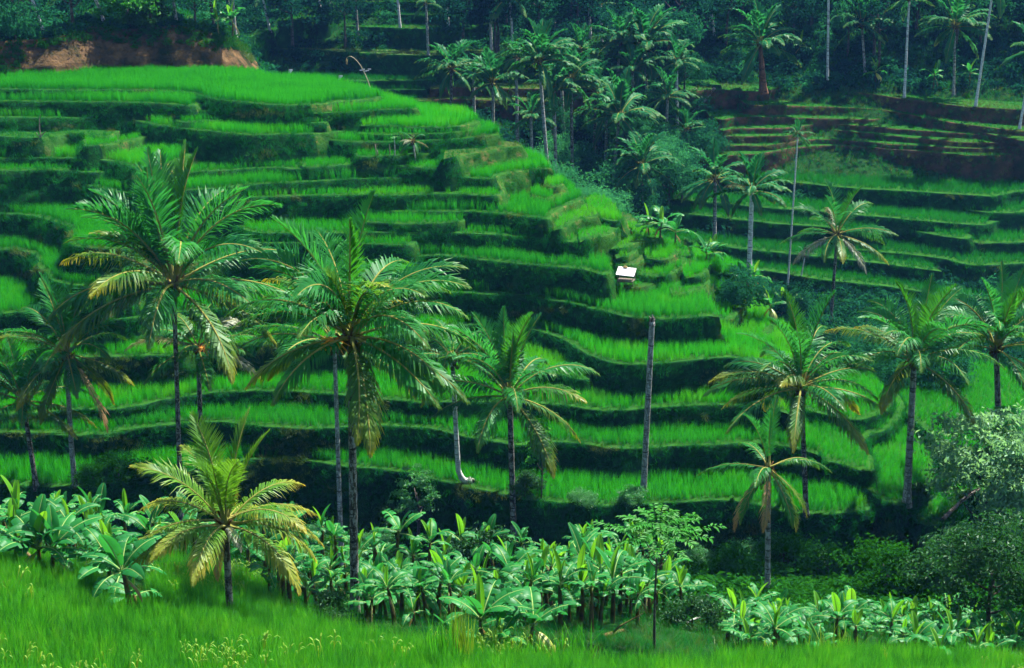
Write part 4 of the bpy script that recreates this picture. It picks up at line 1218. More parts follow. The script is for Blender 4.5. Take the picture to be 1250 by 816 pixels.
p = cover(-58, 58, 60, 112, 0.62, rr, lambda p: ~((p[:, 1] < 64) & (rr.random(len(p)) < 0.6)))
d = vn1(p[:, 0] * 0.2, p[:, 1] * 0.2)
keep = (d + 0.5 * rr.random(len(p)) > -0.25) & ~((p[:, 0] > 15) & (p[:, 1] > 76) & (rr.random(len(p)) < 0.6))
p = p[keep]
scatter('undergrowth', p, np.where((p[:, 0] > 15) & (p[:, 1] > 76), 0.55, 1.0) * rr.uniform(0.55, 1.5, len(p)), SHRUBS, 'dark leafy undergrowth on the steep gully bank behind the banana grove', 'undergrowth', 0.3)
p = cover(3, 34, 53, 76, 0.62, rr)
scatter("undergrowth", p, rr.uniform(0.9, 2.1, len(p)), SHRUBS, 'dark undergrowth closing the gap behind the right hand bananas', 'undergrowth', 0.3)
p = cover(-18, 78, 102, 160, 0.95, rr)
uv = pix(p); brown = (uv[:, 0] > 872) & (uv[:, 1] > 112) & (uv[:, 1] < 225)
p = p[(vn1(p[:, 0] * 0.13 + 7, p[:, 1] * 0.13) + 0.4 * rr.random(len(p)) > -0.1) & ~brown]
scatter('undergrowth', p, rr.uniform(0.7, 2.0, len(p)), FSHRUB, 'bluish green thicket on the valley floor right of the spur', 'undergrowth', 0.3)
p = cover(-75, 90, 146, 236, 1.35, rr)
uv = pix(p); brown = (uv[:, 0] > 872) & (uv[:, 1] > 112) & (uv[:, 1] < 225)
p = p[(vn1(p[:, 0] * 0.10 + 3, p[:, 1] * 0.10) + 0.5 * rr.random(len(p)) > -0.15) & ~brown]
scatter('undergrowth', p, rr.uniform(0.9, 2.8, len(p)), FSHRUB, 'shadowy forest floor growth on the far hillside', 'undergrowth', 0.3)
p = cover(-30, 30, 34, 62, 0.33, rr, lambda p: ~inside(FIELD, *pix(p).T))
scatter('grass', p, rr.uniform(0.18, 0.55, len(p)), MEADOW, 'rough grass between the banana stems and along the field edge', 'grass', 0.3)
p = cover(18, 75, 140, 182, 0.8, rr)
uv = pix(p); p = p[(uv[:, 0] > 850) & (uv[:, 1] > 108) & (uv[:, 1] < 230)]
scatter('undergrowth', p, rr.uniform(0.25, 0.75, len(p)), FSHRUB + SHRUBS[:2], 'low scrub and weeds between the brown earth banks', 'undergrowth', 0.4)
scatter('dry_turf', p + rr.normal(0, 0.3, p.shape) * np.array([1, 1, 0]), rr.uniform(0.3, 0.7, len(p)), TURF_DRY, 'straw coloured grass between the brown earth banks', 'grass', 0.5)
p = cover(-75, 75, 100, 200, 0.9, rr)
scatter('grass', p, rr.uniform(0.4, 0.9, len(p)), TURF, 'rough turf on the far slopes between the terraces', 'grass', 0.3)
# ------------------------------------------------------------------ earth cliff above the top field
def cliff():
    foot = [(-70, 112), (0, 110), (50, 107), (90, 104), (130, 99), (180, 97), (240, 96), (285, 94), (308, 91), (316, 84), (312, 74)]
    top = [(-70, 52), (0, 50), (50, 48), (85, 42), (105, 33), (160, 36), (215, 31), (262, 41), (282, 47), (296, 55), (298, 55)]
    A = np.array([at_z(u, v, z1 - 0.1) for u, v in foot])
    Bp = []
    for k, (u, v) in enumerate(top):
        Bp.append(at_y(u, v, A[k][1] + (2.4 if k < 9 else 3.0)))
    A = smooth_line(A, 0.5); B_ = np.array(Bp)
    s = np.linspace(0, 1, len(A)); sb = np.linspace(0, 1, len(B_))
    B_ = np.column_stack([np.interp(s, sb, B_[:, c]) for c in range(3)])
    nrow = 16; v = []
    for i in range(nrow + 1):
        t = i / nrow
        bulge = 0.9 * math.sin(math.pi * min(1, t * 1.05)) 
        P_ = A * (1 - t) + B_ * t
        nz = 0.55 * vn1(P_[:, 0] * 0.45, P_[:, 2] * 0.6 + 3) + 0.30 * vn2(P_[:, 0] * 1.1, P_[:, 2] * 1.3) + 0.15 * vn3(P_[:, 0] * 2.7, P_[:, 2] * 2.9)
        ledge = 0.35 * np.sign(np.sin(P_[:, 2] * 2.1 + 1.2 * vn1(P_[:, 0] * 0.2, P_[:, 0] * 0)))
        P_ = P_.copy(); P_[:, 1] -= (bulge + nz + 0.3 * ledge) * (t > 0) 
        v.append(P_)
    # plateau behind the rim
    for back, dz in ((2.0, 0.3), (6.0, 0.2), (14.0, -2.0)):
        P_ = B_.copy(); P_[:, 1] += back; P_[:, 0] -= back * 0.25; P_[:, 2] += dz + 0.2 * vn1(P_[:, 0] * 0.4, P_[:, 1] * 0.4); v.append(P_)
    n = len(A); V = np.vstack(v); f = []
    for i in range(len(v) - 1):
        for k in range(n - 1):
            f.append((i * n + k, i * n + k + 1, (i + 1) * n + k + 1, (i + 1) * n + k))
    idx = [0 if i < nrow else 1 for i in range(len(v) - 1) for _ in range(n - 1)]
    o = link('cliff', mesh('cliff', V.tolist(), f, [M['cliff'], M['ground']], idx, smooth=True))
    tag(o, 'crumbling reddish earth cliff above the topmost rice field', 'cliff', kind='structure')
    r = np.random.default_rng(3)
    pts = []
    for _ in range(1700):
        i = int(r.integers(1, nrow)); k = int(r.integers(n - 1))
        p = v[i][k] + (v[i][k + 1] - v[i][k]) * r.random()
        keep = vn2(p[0] * 0.35, p[2] * 0.5) > (-0.6 if i > 13 else 0.25) + 0.4 * (p[0] > -36) * (1 if i < 11 else -1)
        if keep: pts.append(p + np.array([0, -0.1, 0]))
    scatter('cliff_growth', pts, r.uniform(0.3, 0.9, len(pts)), SHRUBS, 'dark plants clinging to ledges of the earth cliff', 'undergrowth', 0.4)
    pts = []
    for _ in range(260):
        i = int(r.integers(4, nrow)); k = int(r.integers(int(n * 0.80), n - 1))
        pts.append(v[i][k] + np.array([0, -0.05, 0]))
    scatter('cliff_turf', pts, r.uniform(0.25, 0.5, len(pts)), TURF_DRY, 'straw coloured turf on the sunlit end of the earth cliff', 'grass', 0.6)
    pts = []
    for _ in range(700):
        i = int(r.integers(nrow, nrow + 3)); k = int(r.integers(n - 1)); a = r.random()
        if i + 1 < len(v): pts.append(v[i][k] * (1 - a) + v[i + 1][k] * a)
    scatter('undergrowth', pts, r.uniform(0.5, 1.6, len(pts)), FSHRUB + SHRUBS, 'dark growth along the rim above the earth cliff', 'undergrowth', 0.3)
    return v, nrow
CL, CN = cliff()
def cliff_top(u, back=2.0):
    """a point on the plateau behind the rim above sight column u"""
    row = CL[CN]; q = pix(row)[:, 0]
    k = int(np.argmin(np.abs(q - u)))
    p = row[k].copy(); p[1] += back; p[2] += 0.1
    return p

# ------------------------------------------------------------------ coconut palms
palm('young coconut palm with yellowing drooping fronds in the near rice field', (281, 757), (275, 638), 122, n=22, seed=1, trunk='trunk_dark', r0=0.12, r1=0.10, mix=('yellow', 'yellow', 'yellow', 'yellow'), nuts=0, extra=(('hang', 250, 0.5), ('pale', 300, 0.45)))
palm('tallest broad coconut palm in the centre, crown heavy with nuts and yellow tipped fronds', (433, 748), (428, 408), 152, n=31, seed=2, trunk='trunk_dark', r0=0.17, r1=0.125, nuts=9, mix=('up', 'high', 'high', 'mid', 'mid', 'low', 'low'), extra=(('low', -35, 1.1), ('low', -50, 1.05), ('yellow', -62, 0.95), ('yellow', 232, 0.7)), flower=(-0.5, -0.5, -0.1))
palm('slender grey coconut trunk close behind the left of the tallest palm', (417, 690), (408, 418), 120, n=14, seed=3, trunk='trunk_grey', r0=0.16, r1=0.12, nuts=3, mix=('high', 'mid', 'mid', 'low'), lean=1.5)
palm('large upright coconut palm with tall spear fronds left of the central palm', (222, 668), (212, 346), 146, n=28, seed=14, trunk='trunk_dark', r0=0.17, r1=0.125, mix=('up', 'up', 'high', 'high', 'mid', 'low', 'low'), nuts=5, extra=(('low', 175, 1.05), ('low', 5, 1.05), ('up', 80, 1.12), ('up', 100, 1.05), ('yellow', 200, 0.75), ('pale', 165, 0.8)))
palm('mid sized coconut palm on a straight grey trunk at the left', (94, 618), (82, 432), 88, n=24, seed=5, trunk='trunk_grey', r0=0.17, r1=0.125, bend=-0.02)
palm('leaning coconut palm at the left edge of the view', (48, 628), (28, 488), 80, n=19, seed=6, trunk='trunk_dark', r0=0.17, r1=0.125, mix=('up', 'high', 'mid', 'low'))
palm('coconut palm with an orange flower spray and pale hanging fronds behind the left palm', (246, 575), (242, 425), 78, n=17, seed=7, trunk='trunk_dark', r0=0.18, r1=0.13, mix=('high', 'mid', 'mid', 'low', 'pale'), flower=(0.4, -0.5, 0.2), nuts=3)
palm('coconut palm with a dark shaggy trunk before the lower terraces', (628, 684), (622, 482), 108, n=22, seed=8, trunk='trunk_dark', r0=0.19, r1=0.17, mix=('up', 'up', 'high', 'mid', 'mid', 'low'), nuts=4)
swept_ = palm('coconut palm whose pale trunk sweeps sideways out of the bank at its foot', (560, 622), (552, 437), 72, n=16, seed=9, trunk='trunk_pale', r0=0.17, r1=0.13, foot=0.8, nuts=4, mix=('high', 'mid', 'mid', 'low'))
pv, pf = [], []
for k in range(16):
    a = k * 2.4; o = np.array([0.75, 0.3, 0.12]); d = np.array([0.5 + 0.3 * math.cos(a), 0.5 * abs(math.sin(a)), -0.35 + 0.25 * math.cos(a * 1.7)])
    tube(bezier(o - d * 0.2, o + d * 0.4, o + d * 0.8 - UP * 0.15, 5), [0.16, 0.14, 0.10, 0.07, 0.03], 6, pv, pf)
link('root_mass', mesh('root_mass', pv, pf, [M['trunk_dark']], smooth=True), swept_)
stump_ = palm('bare headless palm trunk standing before the bright terraces', (785, 606), (796, 393), 30, n=0, seed=10, trunk='trunk_grey', r0=0.19, r1=0.17, nuts=0, group='headless palm', cat='palm trunk', name='palm_trunk')
pv, pf = [], []
_top = np.array(at_y(796, 393, stump_.location[1])) - np.array(stump_.location)
for k in range(9):
    a = k * 0.7; o = np.array([math.cos(a), math.sin(a), 0]) * 0.12
    tube([_top + o - UP * 0.25, _top + o * 0.9 + UP * (0.10 + 0.16 * ((k * 37) % 5) / 5), _top + o * 1.5 + UP * (0.16 + 0.3 * ((k * 37) % 5) / 5)], [0.075, 0.055, 0.012], 5, pv, pf)
link('splintered_top', mesh('splintered_top', pv, pf, [M['trunk_dark']], smooth=True), stump_)
palm('wide coconut palm with glossy arching fronds at the right end of the lower terraces', (982, 668), (978, 472), 108, n=27, seed=11, trunk='trunk_dark', r0=0.17, r1=0.125, nuts=5, mix=('up', 'high', 'mid', 'mid', 'low', 'low'))
palm('bedraggled coconut palm with limp hanging fronds on a thin grey trunk', (937, 742), (938, 572), 76, n=17, seed=12, trunk='trunk_grey', r0=0.14, r1=0.11, nuts=3, mix=('up', 'mid', 'low', 'hang', 'hang', 'hang'))
palm('coconut palm on a tall straight grey trunk among the fields at lower right', (1103, 662), (1116, 438), 96, n=26, seed=13, trunk='trunk_grey', r0=0.24, r1=0.17, nuts=4, mix=('up', 'high', 'high', 'mid', 'mid', 'low'))
palm('coconut palm half hidden behind the silvery tree at the right edge', (1222, 600), (1216, 425), 92, n=25, seed=4, trunk='trunk_dark', r0=0.22, r1=0.17, mix=('up', 'high', 'high', 'mid', 'low'))
palm('coconut palm of few pale edged fronds on a thin black trunk before the far paddies', (1014, 396), (1022, 286), 64, n=17, seed=15, trunk='trunk_dark', r0=0.17, r1=0.125, nuts=4, mix=('up', 'high', 'mid', 'low', 'pale', 'low'))
palm('coconut palm crown low at the right edge above the dark tree', (1262, 690), (1262, 545), 70, n=15, seed=17, trunk='trunk_grey', r0=0.18, r1=0.14, nuts=0, mix=('high', 'mid', 'low'))
MID = ('up', 'high', 'mid', 'low')
palm('left palm of the pair with pale stems before the far paddies', (872, 302), (873, 218), 46, n=17, seed=18, trunk='trunk_grey', r0=0.22, r1=0.17, kind='far', mix=('f_up', 'f_mid', 'f_low', 'f_low'), nuts=0)
palm('right palm of the pair with pale stems before the far paddies', (914, 346), (918, 232), 48, n=18, seed=19, trunk='trunk_pale', r0=0.22, r1=0.17, kind='far', mix=('f_up', 'f_mid', 'f_mid', 'f_low'), nuts=0, extra=(('pale', 170, 0.7),))
palm('thin white stemmed areca palm with a small round tuft before the brown banks', (961, 356), (974, 164), 19, n=14, seed=20, trunk='trunk_pale', r0=0.10, r1=0.07, kind='far', mix=('f_up', 'f_mid', 'f_mid', 'f_low'), nuts=0, group='areca palms', name='areca_palm')
palm('short thin stemmed sapling palm right of the white stemmed areca', (977, 348), (983, 312), 14, n=8, seed=21, trunk='trunk_pale', r0=0.08, r1=0.06, kind='far', nuts=0, group='areca palms', name='areca_palm', mix=('f_up', 'f_mid'))
def behind(u, y):
    """ground on the valley floor at depth y in sight column u, hidden behind the crest"""
    x = ray(u, 300)[0] / ray(u, 300)[1] * y
    return np.array([x, y, float(ground_z(x, y)[0])])
# palms in the valley behind the crest of the spur
for i, (lab, b, c, rp, tr, n) in enumerate([
    ('leftmost palm of the valley row behind the crest, before the earth banks', (552, 158, 0), (551, 84), 36, 'trunk_dark', 17),
    ('second palm from the left in the valley row behind the crest', (602, 152, 0), (602, 100), 36, 'trunk_grey', 18),
    ('tall palm with a long slanting pale trunk in the valley behind the crest', (676, 142, 0), (658, 74), 42, 'trunk_grey', 20),
    ('palm on a short black trunk right of the slanting valley palm', (699, 152, 0), (697, 98), 38, 'trunk_dark', 18),
    ('highest spreading palm of the valley row, clear of the wood behind', (790, 118), (786, 56), 48, 'trunk_grey', 20),
    ('palm behind the left side of the highest valley palm', (752, 120), (757, 52), 36, 'trunk_grey', 14),
    ('glossy palm with long hanging fronds on a leaning trunk above the thicket', (746, 240), (756, 142), 48, 'trunk_grey', 20),
    ('small palm rising from the thicket right of the crest', (783, 272), (783, 202), 40, 'trunk_dark', 17),
    ('bushy palm crown between the black trunk palm and the glossy palm', (725, 190), (728, 112), 32, 'trunk_dark', 14),
    ('upright palm between the slanting palm and the black trunk palm', (680, 150, 0), (676, 108), 30, 'trunk_grey', 14), ('small palm low in the thicket just behind the crest', (652, 147, 0), (648, 142), 28, 'trunk_grey', 13), ('slim palm right of the highest valley palm, half hidden by bushes', (812, 190), (815, 118), 30, 'trunk_grey', 14), ('short palm at the left of the small thicket palm', (766, 238), (768, 176), 28, 'trunk_dark', 13),
    ('slender palm in the back rank left of the second valley palm', (580, 168, 0), (578, 92), 26, 'trunk_grey', 13), ('slender palm in the back rank above the short black trunk palm', (706, 170, 0), (708, 62), 28, 'trunk_grey', 14), ('back rank palm between the highest palm and its neighbour', (770, 168, 0), (772, 86), 30, 'trunk_grey', 14),
    ('pale stemmed palm in the back rank right of the highest valley palm', (822, 166, 0), (826, 76), 28, 'trunk_pale', 13), ('low palm in the back rank behind the bushy crown', (738, 160, 0), (740, 140), 28, 'trunk_grey', 14), ('back rank palm just right of the slanting trunk', (688, 164, 0), (684, 82), 28, 'trunk_grey', 14), ('short back rank palm above the thicket at right', (836, 160, 0), (838, 158), 26, 'trunk_grey', 12),
    ('short palm tucked behind the second palm of the valley row', (632, 160, 0), (630, 70), 24, 'trunk_grey', 12)]):
    if len(b) == 3: b = behind(b[0], b[1])
    palm(lab, b, c, rp * 1.15, n=n + 6, seed=30 + i, trunk=tr, r0=0.2, r1=0.15, kind='far', mix=('f_up', 'f_mid', 'f_mid', 'f_low'), nuts=0)
# palms of the far wood; several crowns stand above the picture
for i, (lab, b, c, rp, tr, n) in enumerate([
    ('wide palm crown at the top centre with pale drooping fronds', (627, 66), (622, -4), 50, 'trunk_pale', 16),
    ('pale bare stem just left of the wide top centre crown', (600, 62), (597, -30), 34, 'trunk_pale', 13),
    ('bushy palm on a thick brown fibrous trunk above the brown banks', (932, 112), (928, 54), 50, 'trunk_brown', 21),
    ('tall white palm stem at the left end of the right hand wood edge', (1010, 104), (1012, -40), 44, 'trunk_pale', 15),
    ('tall white palm stem with a tuft at the top edge, middle of the brown banks', (1103, 130), (1110, -2), 34, 'trunk_pale', 14),
    ('tall leaning white palm stem above the right end of the brown banks', (1190, 136), (1215, -30), 46, 'trunk_pale', 15),
    ('short white stem cut by the right edge above the brown banks', (1244, 158), (1262, 60), 36, 'trunk_pale', 13),
    ('dark palm with white glinting fronds at the upper right wood edge', (1164, 118), (1166, 32), 46, 'trunk_grey', 19),
    ('slanting white palm stem at the far left above the cliff', (45, 44), (18, -60), 42, 'trunk_pale', 14),
    ('second slanting white palm stem left of the bright cliff tree', (121, 41), (96, -55), 42, 'trunk_pale', 14),
    ('grey stem right of the bright cliff tree', (189, 24), (192, -50), 36, 'trunk_grey', 13),
    ('stout grey stem above the right shoulder of the cliff', (209, 35), (204, -48), 38, 'trunk_grey', 13),
    ('straight stem behind the leafy plant at the cliff end', (281, 38), (280, -42), 38, 'trunk_grey', 13),
    ('palm with a bowed pale stem just right of the cliff end', (330, 43), (320, -6), 26, 'trunk_pale', 12),
    ('pale stem leaning over the upper grassy steps, leftmost of two', (392, 45), (385, -40), 32, 'trunk_pale', 12),
    ('pale stem leaning over the upper grassy steps, right of two', (403, 32), (396, -44), 32, 'trunk_pale', 12),
    ('short pale stem with a dark upper trunk over the grassy steps', (437, 44), (432, -30), 32, 'trunk_grey', 12),
    ('pale stem above the flat paddies behind the crest', (489, 46), (482, -36), 34, 'trunk_pale', 12),
    ('thin pale stem in the dark wood left of the valley palms', (523, 70), (520, 4), 22, 'trunk_grey', 12),
    ('bent pale stem high in the dark wood left of the wide top crown', (548, 48), (541, -40), 36, 'trunk_pale', 12),
    ('tall pale stem rising behind the black trunk palm to the top edge', (721, 48), (717, -40), 36, 'trunk_pale', 13),
    ('small rounded crown at the top edge right of the tall pale stem', (735, 52), (733, 6), 17, 'trunk_pale', 12),
    ('leaning pair of thin stems in the dark wood, the left one', (873, 47), (862, -30), 32, 'trunk_pale', 12),
    ('leaning pair of thin stems in the dark wood, the right one', (866, 34), (872, -36), 30, 'trunk_pale', 12),
    ('thin pale stem alone in the dark wood left of the leaning pair', (848, 32), (842, -36), 30, 'trunk_grey', 12),
    ('dim palm crown deep in the wood between the two tall white stems', (1056, 90), (1052, 30), 40, 'trunk_grey', 16)]):
    bb = None
    if b[0] < 300 and b[1] < 70: bb = cliff_top(b[0], 2.5)
    palm(lab, bb if bb is not None else b, c, rp, n=n, seed=60 + i, trunk=tr, r0=0.17 if tr != 'trunk_brown' else 0.5, r1=0.13 if tr != 'trunk_brown' else 0.22, kind='far', mix=('f_up', 'f_mid', 'f_mid', 'f_low'), nuts=0, group='palms of the far wood')

# ------------------------------------------------------------------ banana plants
def banana_at(u, v, *a, **k): return banana(cast(u, v), *a, **k)
for i, (u, v, h, lf, lab, kw) in enumerate([
    (50, 708, 1.15, 1.7, 'large banana plant with a drooping yellow leaf at the left field edge', dict(yellow=1, n=9)),
    (64, 712, 1.2, 1.6, 'stout stemmed banana plant right beside the yellow leaved one at the left field edge', dict(n=9)),
    (86, 712, 0.85, 1.1, 'small banana plant with one bright yellow hanging leaf at the left', dict(yellow=1, n=4, low=1)),
    (22, 698, 1.0, 1.6, 'banana plant with arching leaves at the left edge', dict(n=8)),
    (135, 722, 1.2, 1.5, 'banana plant with upright young leaf behind the torn leaved one', dict(n=8)),
    (150, 735, 1.1, 1.6, 'banana plant with a broad arching leaf left of the young yellow palm', dict(n=8)),
    (160, 764, 1.7, 1.45, 'torn leaved banana plant with a bare brown stem left of the young yellow palm', dict(n=9, low=3)),
    (168, 762, 0.9, 1.0, 'short banana sucker against the bare brown stem', dict(n=5)),
    (588, 796, 1.0, 1.65, 'big bright banana plant at the middle of the field edge', dict(n=9)),
    (648, 790, 0.75, 1.6, 'banana plant with long yellow green leaves right of the big bright one', dict(n=8, yellow=1)),
    (548, 800, 0.4, 1.1, 'low banana sucker with glossy leaves left of the big bright one', dict(n=5)),
    (612, 800, 0.5, 1.2, 'low banana plant between the two bright ones at the field edge', dict(n=6)),
    (332, 742, 1.5, 1.05, 'banana plant on a dark leaning stem at the left end of the grove', dict(n=8)),
    (350, 744, 1.5, 1.0, 'banana plant second along from the left end of the grove', dict(n=7)),
    (905, 790, 0.9, 1.0, 'banana plant with pale leaves left of the thin grey palm trunk', dict(n=8)),
    (945, 796, 0.9, 1.2, 'banana plant with an upright spear leaf at the foot of the thin grey palm', dict(n=8)),
    ]):
    banana_at(u, v, h, lf, i, lab, 'banana plants', **kw)
def grove(poly, n, dmin, hs, ls, lab, grp, seed, nl=7, dead=1):
    r = np.random.default_rng(seed)
    poly = np.asarray(poly, float); got = []; tries = 0
    while len(got) < n and tries < n * 9:
        tries += 1
        u = r.uniform(poly[:, 0].min(), poly[:, 0].max()); v = r.uniform(poly[:, 1].min(), poly[:, 1].max())
        if not inside(poly, np.array([u]), np.array([v]))[0]: continue
        b = cast(u, v, 30.0)
        if b[1] > 64: continue
        if any((b[0] - g[0]) ** 2 + (b[1] - g[1]) ** 2 < dmin ** 2 for g in got): continue
        got.append(b)
        hh = r.uniform(*hs) * 0.85
        where = ('left ', 'middle ', 'right ')[int(np.clip((u - poly[:, 0].min()) / (np.ptp(poly[:, 0]) + 1) * 3, 0, 2))]
        size = 'tall' if hh / 0.85 > hs[0] + 0.66 * (hs[1] - hs[0]) else 'short' if hh / 0.85 < hs[0] + 0.33 * (hs[1] - hs[0]) else 'middling'
        banana(b, hh, r.uniform(*ls) * 1.08, seed * 100 + len(got), size + ' ' + lab.replace('banana plant', 'banana plant, ' + where + 'part,', 1), grp, n=nl + int(r.integers(-2, 3)), dead=dead if r.random() < 0.5 else 0)
    return got
grove([(310, 740), (340, 715), (420, 712), (470, 728), (470, 752), (400, 750)], 30, 0.6, (0.7, 1.8), (0.6, 1.05), 'banana plant in the thin stemmed row left of the tallest palm', 'bananas of the thin stemmed row', 21)
grove([(440, 756), (480, 725), (560, 735), (580, 750), (540, 775), (470, 768)], 30, 0.7, (0.7, 2.1), (0.75, 1.3), 'banana plant in the grove right of the tallest palm trunk', 'bananas right of the tallest palm', 22)
grove([(560, 745), (600, 722), (700, 725), (800, 735), (860, 750), (800, 765), (700, 775), (600, 765)], 48, 0.8, (0.8, 2.5), (0.8, 1.5), 'banana plant in the dense middle of the grove', 'bananas of the dense middle grove', 23)
grove([(290, 692), (400, 676), (480, 680), (600, 686), (700, 680), (800, 694), (860, 716), (800, 726), (700, 716), (600, 712), (480, 712), (300, 706)], 62, 0.85, (1.2, 2.9), (0.9, 1.5), 'banana plant in the rear row against the dark bank', 'bananas of the rear row', 24, 6, 0)
grove([(-20, 660), (60, 652), (180, 660), (300, 668), (300, 690), (180, 688), (60, 680), (-20, 680)], 26, 1.0, (0.9, 1.9), (0.9, 1.4), 'banana plant of the patch under the leftmost palms', 'bananas under the leftmost palms', 25, 6, 0)
grove([(880, 795), (900, 765), (980, 755), (1080, 765), (1120, 790), (1000, 800)], 32, 0.65, (0.3, 1.5), (0.65, 1.25), 'banana plant of the bank right of the thin grey palm', 'bananas right of the thin grey palm', 26)
grove([(1080, 790), (1100, 765), (1240, 780), (1270, 800), (1200, 812), (1120, 806)], 34, 0.65, (0.2, 1.3), (0.6, 1.15), 'banana plant of the shaded bank at the lower right', 'bananas at the lower right', 27)
for i, (u, v, h, lf, lab) in enumerate([
    (806, 292, 1.2, 2.0, 'glossy banana clump in the valley beside the small thicket palm'), (824, 300, 1.1, 2.0, 'second glossy banana clump right of the valley thicket'), (792, 288, 0.9, 1.7, 'banana clump at the left of the valley thicket'),
    (862, 322, 0.8, 2.0, 'pale banana plant at the foot of the left pale stemmed palm'), (872, 318, 0.7, 1.7, 'smaller banana plant touching the pale one below the left palm'), (908, 350, 0.9, 1.8, 'banana plant at the foot of the right pale stemmed palm'),
    (920, 352, 0.8, 1.6, 'banana plant just right of the right pale stemmed palm'), (940, 388, 1.0, 1.8, 'banana plant with a yellow leaf above the lower right paddies'), (955, 384, 0.9, 1.8, 'dark banana plant beside the yellow leaved one'),
    (968, 378, 0.8, 1.8, 'banana plant at the foot of the white stemmed areca'),
    (1068, 104, 1.6, 2.0, 'banana plant with a yellow hanging leaf above the brown banks'), (1139, 112, 2.0, 2.0, 'banana plant with a light upright leaf above the brown banks'), (1183, 108, 1.8, 1.8, 'leaning banana plant left of the leaning white stem'),
    (975, 70, 1.4, 2.0, 'broad leaved banana plant at the wood edge right of the brown trunk palm')]):
    banana_at(u, v, h, lf, 60 + i, lab, 'far banana plants', n=7, yellow=1 if 'yellow' in lab else 0)
b = cliff_top(268, 0.3)
for i, (dx, lab) in enumerate(((0.0, 'leafy banana plant at the sunlit end of the cliff'), (1.3, 'second leafy banana plant on the very tip of the cliff'))):
    banana(b + np.array([dx, -0.2, 0]), 1.3, 2.1, 90 + i, lab, 'far banana plants', n=9)

# tall coarse grass at the field edge
for i, (u, v, lab) in enumerate(((562, 816, 'tall coarse grass clump with yellowing blades at the bottom of the view'), (540, 822, 'tall green grass clump left of the yellowing clump at the bottom'), (1010, 806, 'rounded straw green grass clump at the field edge below the right hand bananas'), (700, 806, 'coarse grass clump beside the bare bank at the field edge'))):
    gt = thing('grass_clump', cast(u, v), lab, 'grass clump', 'coarse grass clumps')
    link('blades', blades('blades', 300 + i, 70, (2.0, 1.7, 1.2, 1.1)[i], 0.05, (0.18, 0.2, 0.5, 0.4)[i], (0.25, 0.3, 0.6, 0.5)[i], 'panicle' if i in (0, 2) else 'rice_near', 4, 1.0), gt)

# ------------------------------------------------------------------ broadleaved trees and bushes
CR = {
    'silver': crown_mesh('crown', 1, 70, 7500, 2.9, 2.6, 2.8, 0.28, 'leaf_silver', 0.16, 0.45, 0.35, 2.4, 0.4),
    'dark': crown_mesh('crown', 2, 60, 5200, 2.2, 2.2, 2.3, 0.22, 'leaf_tree', 0.18, 0.5, 0.35, 2.2, 0.4),
    'bushy': crown_mesh('crown', 3, 34, 2600, 1.25, 1.2, 1.0, 0.17, 'leaf_tree', 0.20, 0.5, 0.35, 2.2, 0.4),
    'bushy2': crown_mesh('crown', 4, 34, 2400, 1.3, 1.2, 0.9, 0.16, 'shrub', 0.20, 0.6, 0.3, 2.4, 0.3, droop=0.6),
    'loose': crown_mesh('crown', 5, 46, 2300, 1.9, 1.7, 2.1, 0.19, 'leaf_loose', 0.10, 0.35, 0.3, 2.0, 0.6),
    'slim': crown_mesh('crown', 6, 30, 1900, 0.75, 0.7, 1.9, 0.22, 'leaf_glow', 0.22, 0.5, 0.2, 1.8, 0.5),
    'lit': crown_mesh('crown', 7, 60, 4200, 3.4, 3.0, 2.8, 0.34, 'leaf_lit', 0.15, 0.4, 0.4, 1.8, 0.5),
    'feather': crown_mesh('crown', 8, 60, 5200, 3.4, 3.2, 3.2, 0.26, 'leaf_feather', 0.17, 0.5, 0.35, 3.6, 0.4, droop=0.3),
    'feather2': crown_mesh('crown', 9, 60, 5200, 3.0, 3.0, 4.0, 0.28, 'leaf_feather', 0.17, 0.5, 0.35, 3.6, 0.4, droop=0.5),
    'mid': crown_mesh('crown', 10, 50, 3800, 2.8, 2.6, 2.4, 0.28, 'leaf_mid', 0.18, 0.5, 0.35, 2.0, 0.4),
}
FORK = {'small': limb_tree(1, 1.0, 0.06, 0.5), 'mid': limb_tree(2, 3.6, 0.14, 1.4, 7), 'tall': limb_tree(3, 7.5, 0.2, 2.2, 7)}
def tree_at(label, b, cr, trunk, zc, s=1.0, cat='tree', name='broadleaf_tree', group=None, seed=0, **k):
    b = cast(*b) if len(b) == 2 else b
    return tree(name, label, cat, b, CR[cr] if isinstance(cr, str) else cr, trunk, zc, (seed * 1.7) % 6.28, s, group, **k)
tree_at('silvery leaved tree at the right edge below the half hidden palm', (1192, 696), 'silver', limb_tree(15, 5.5, 0.13, 1.8, 8), 5.3, 1.3, seed=1)
tree_at('second silvery tree leaning in from the right edge, lower than the first', (1236, 700), 'silver', FORK['mid'], 4.0, 0.85, seed=2)
tree_at('low silvery leaved shrub tree below the two right hand silvery trees', (1168, 712), 'silver', FORK['mid'], 3.2, 0.6, seed=9)
tree_at('dark leafy tree standing in the shade at the lower right corner', (1208, 790), 'dark', FORK['mid'], 3.4, 0.95, seed=3)
tree_at('dark tree cut by the right edge behind the lower right bananas', (1262, 780), 'dark', FORK['mid'], 3.6, 1.0, seed=4)
tree_at('loose open leaved small tree on the gully bank right of the tallest palm', (508, 668), 'loose', FORK['mid'], 3.5, 1.0, seed=5)
tree_at('slim upright bright sapling tree beside the shaggy trunk palm', (660, 668), 'slim', limb_tree(8, 3.0, 0.06, 0.5, 6), 3.4, 1.0, seed=6)
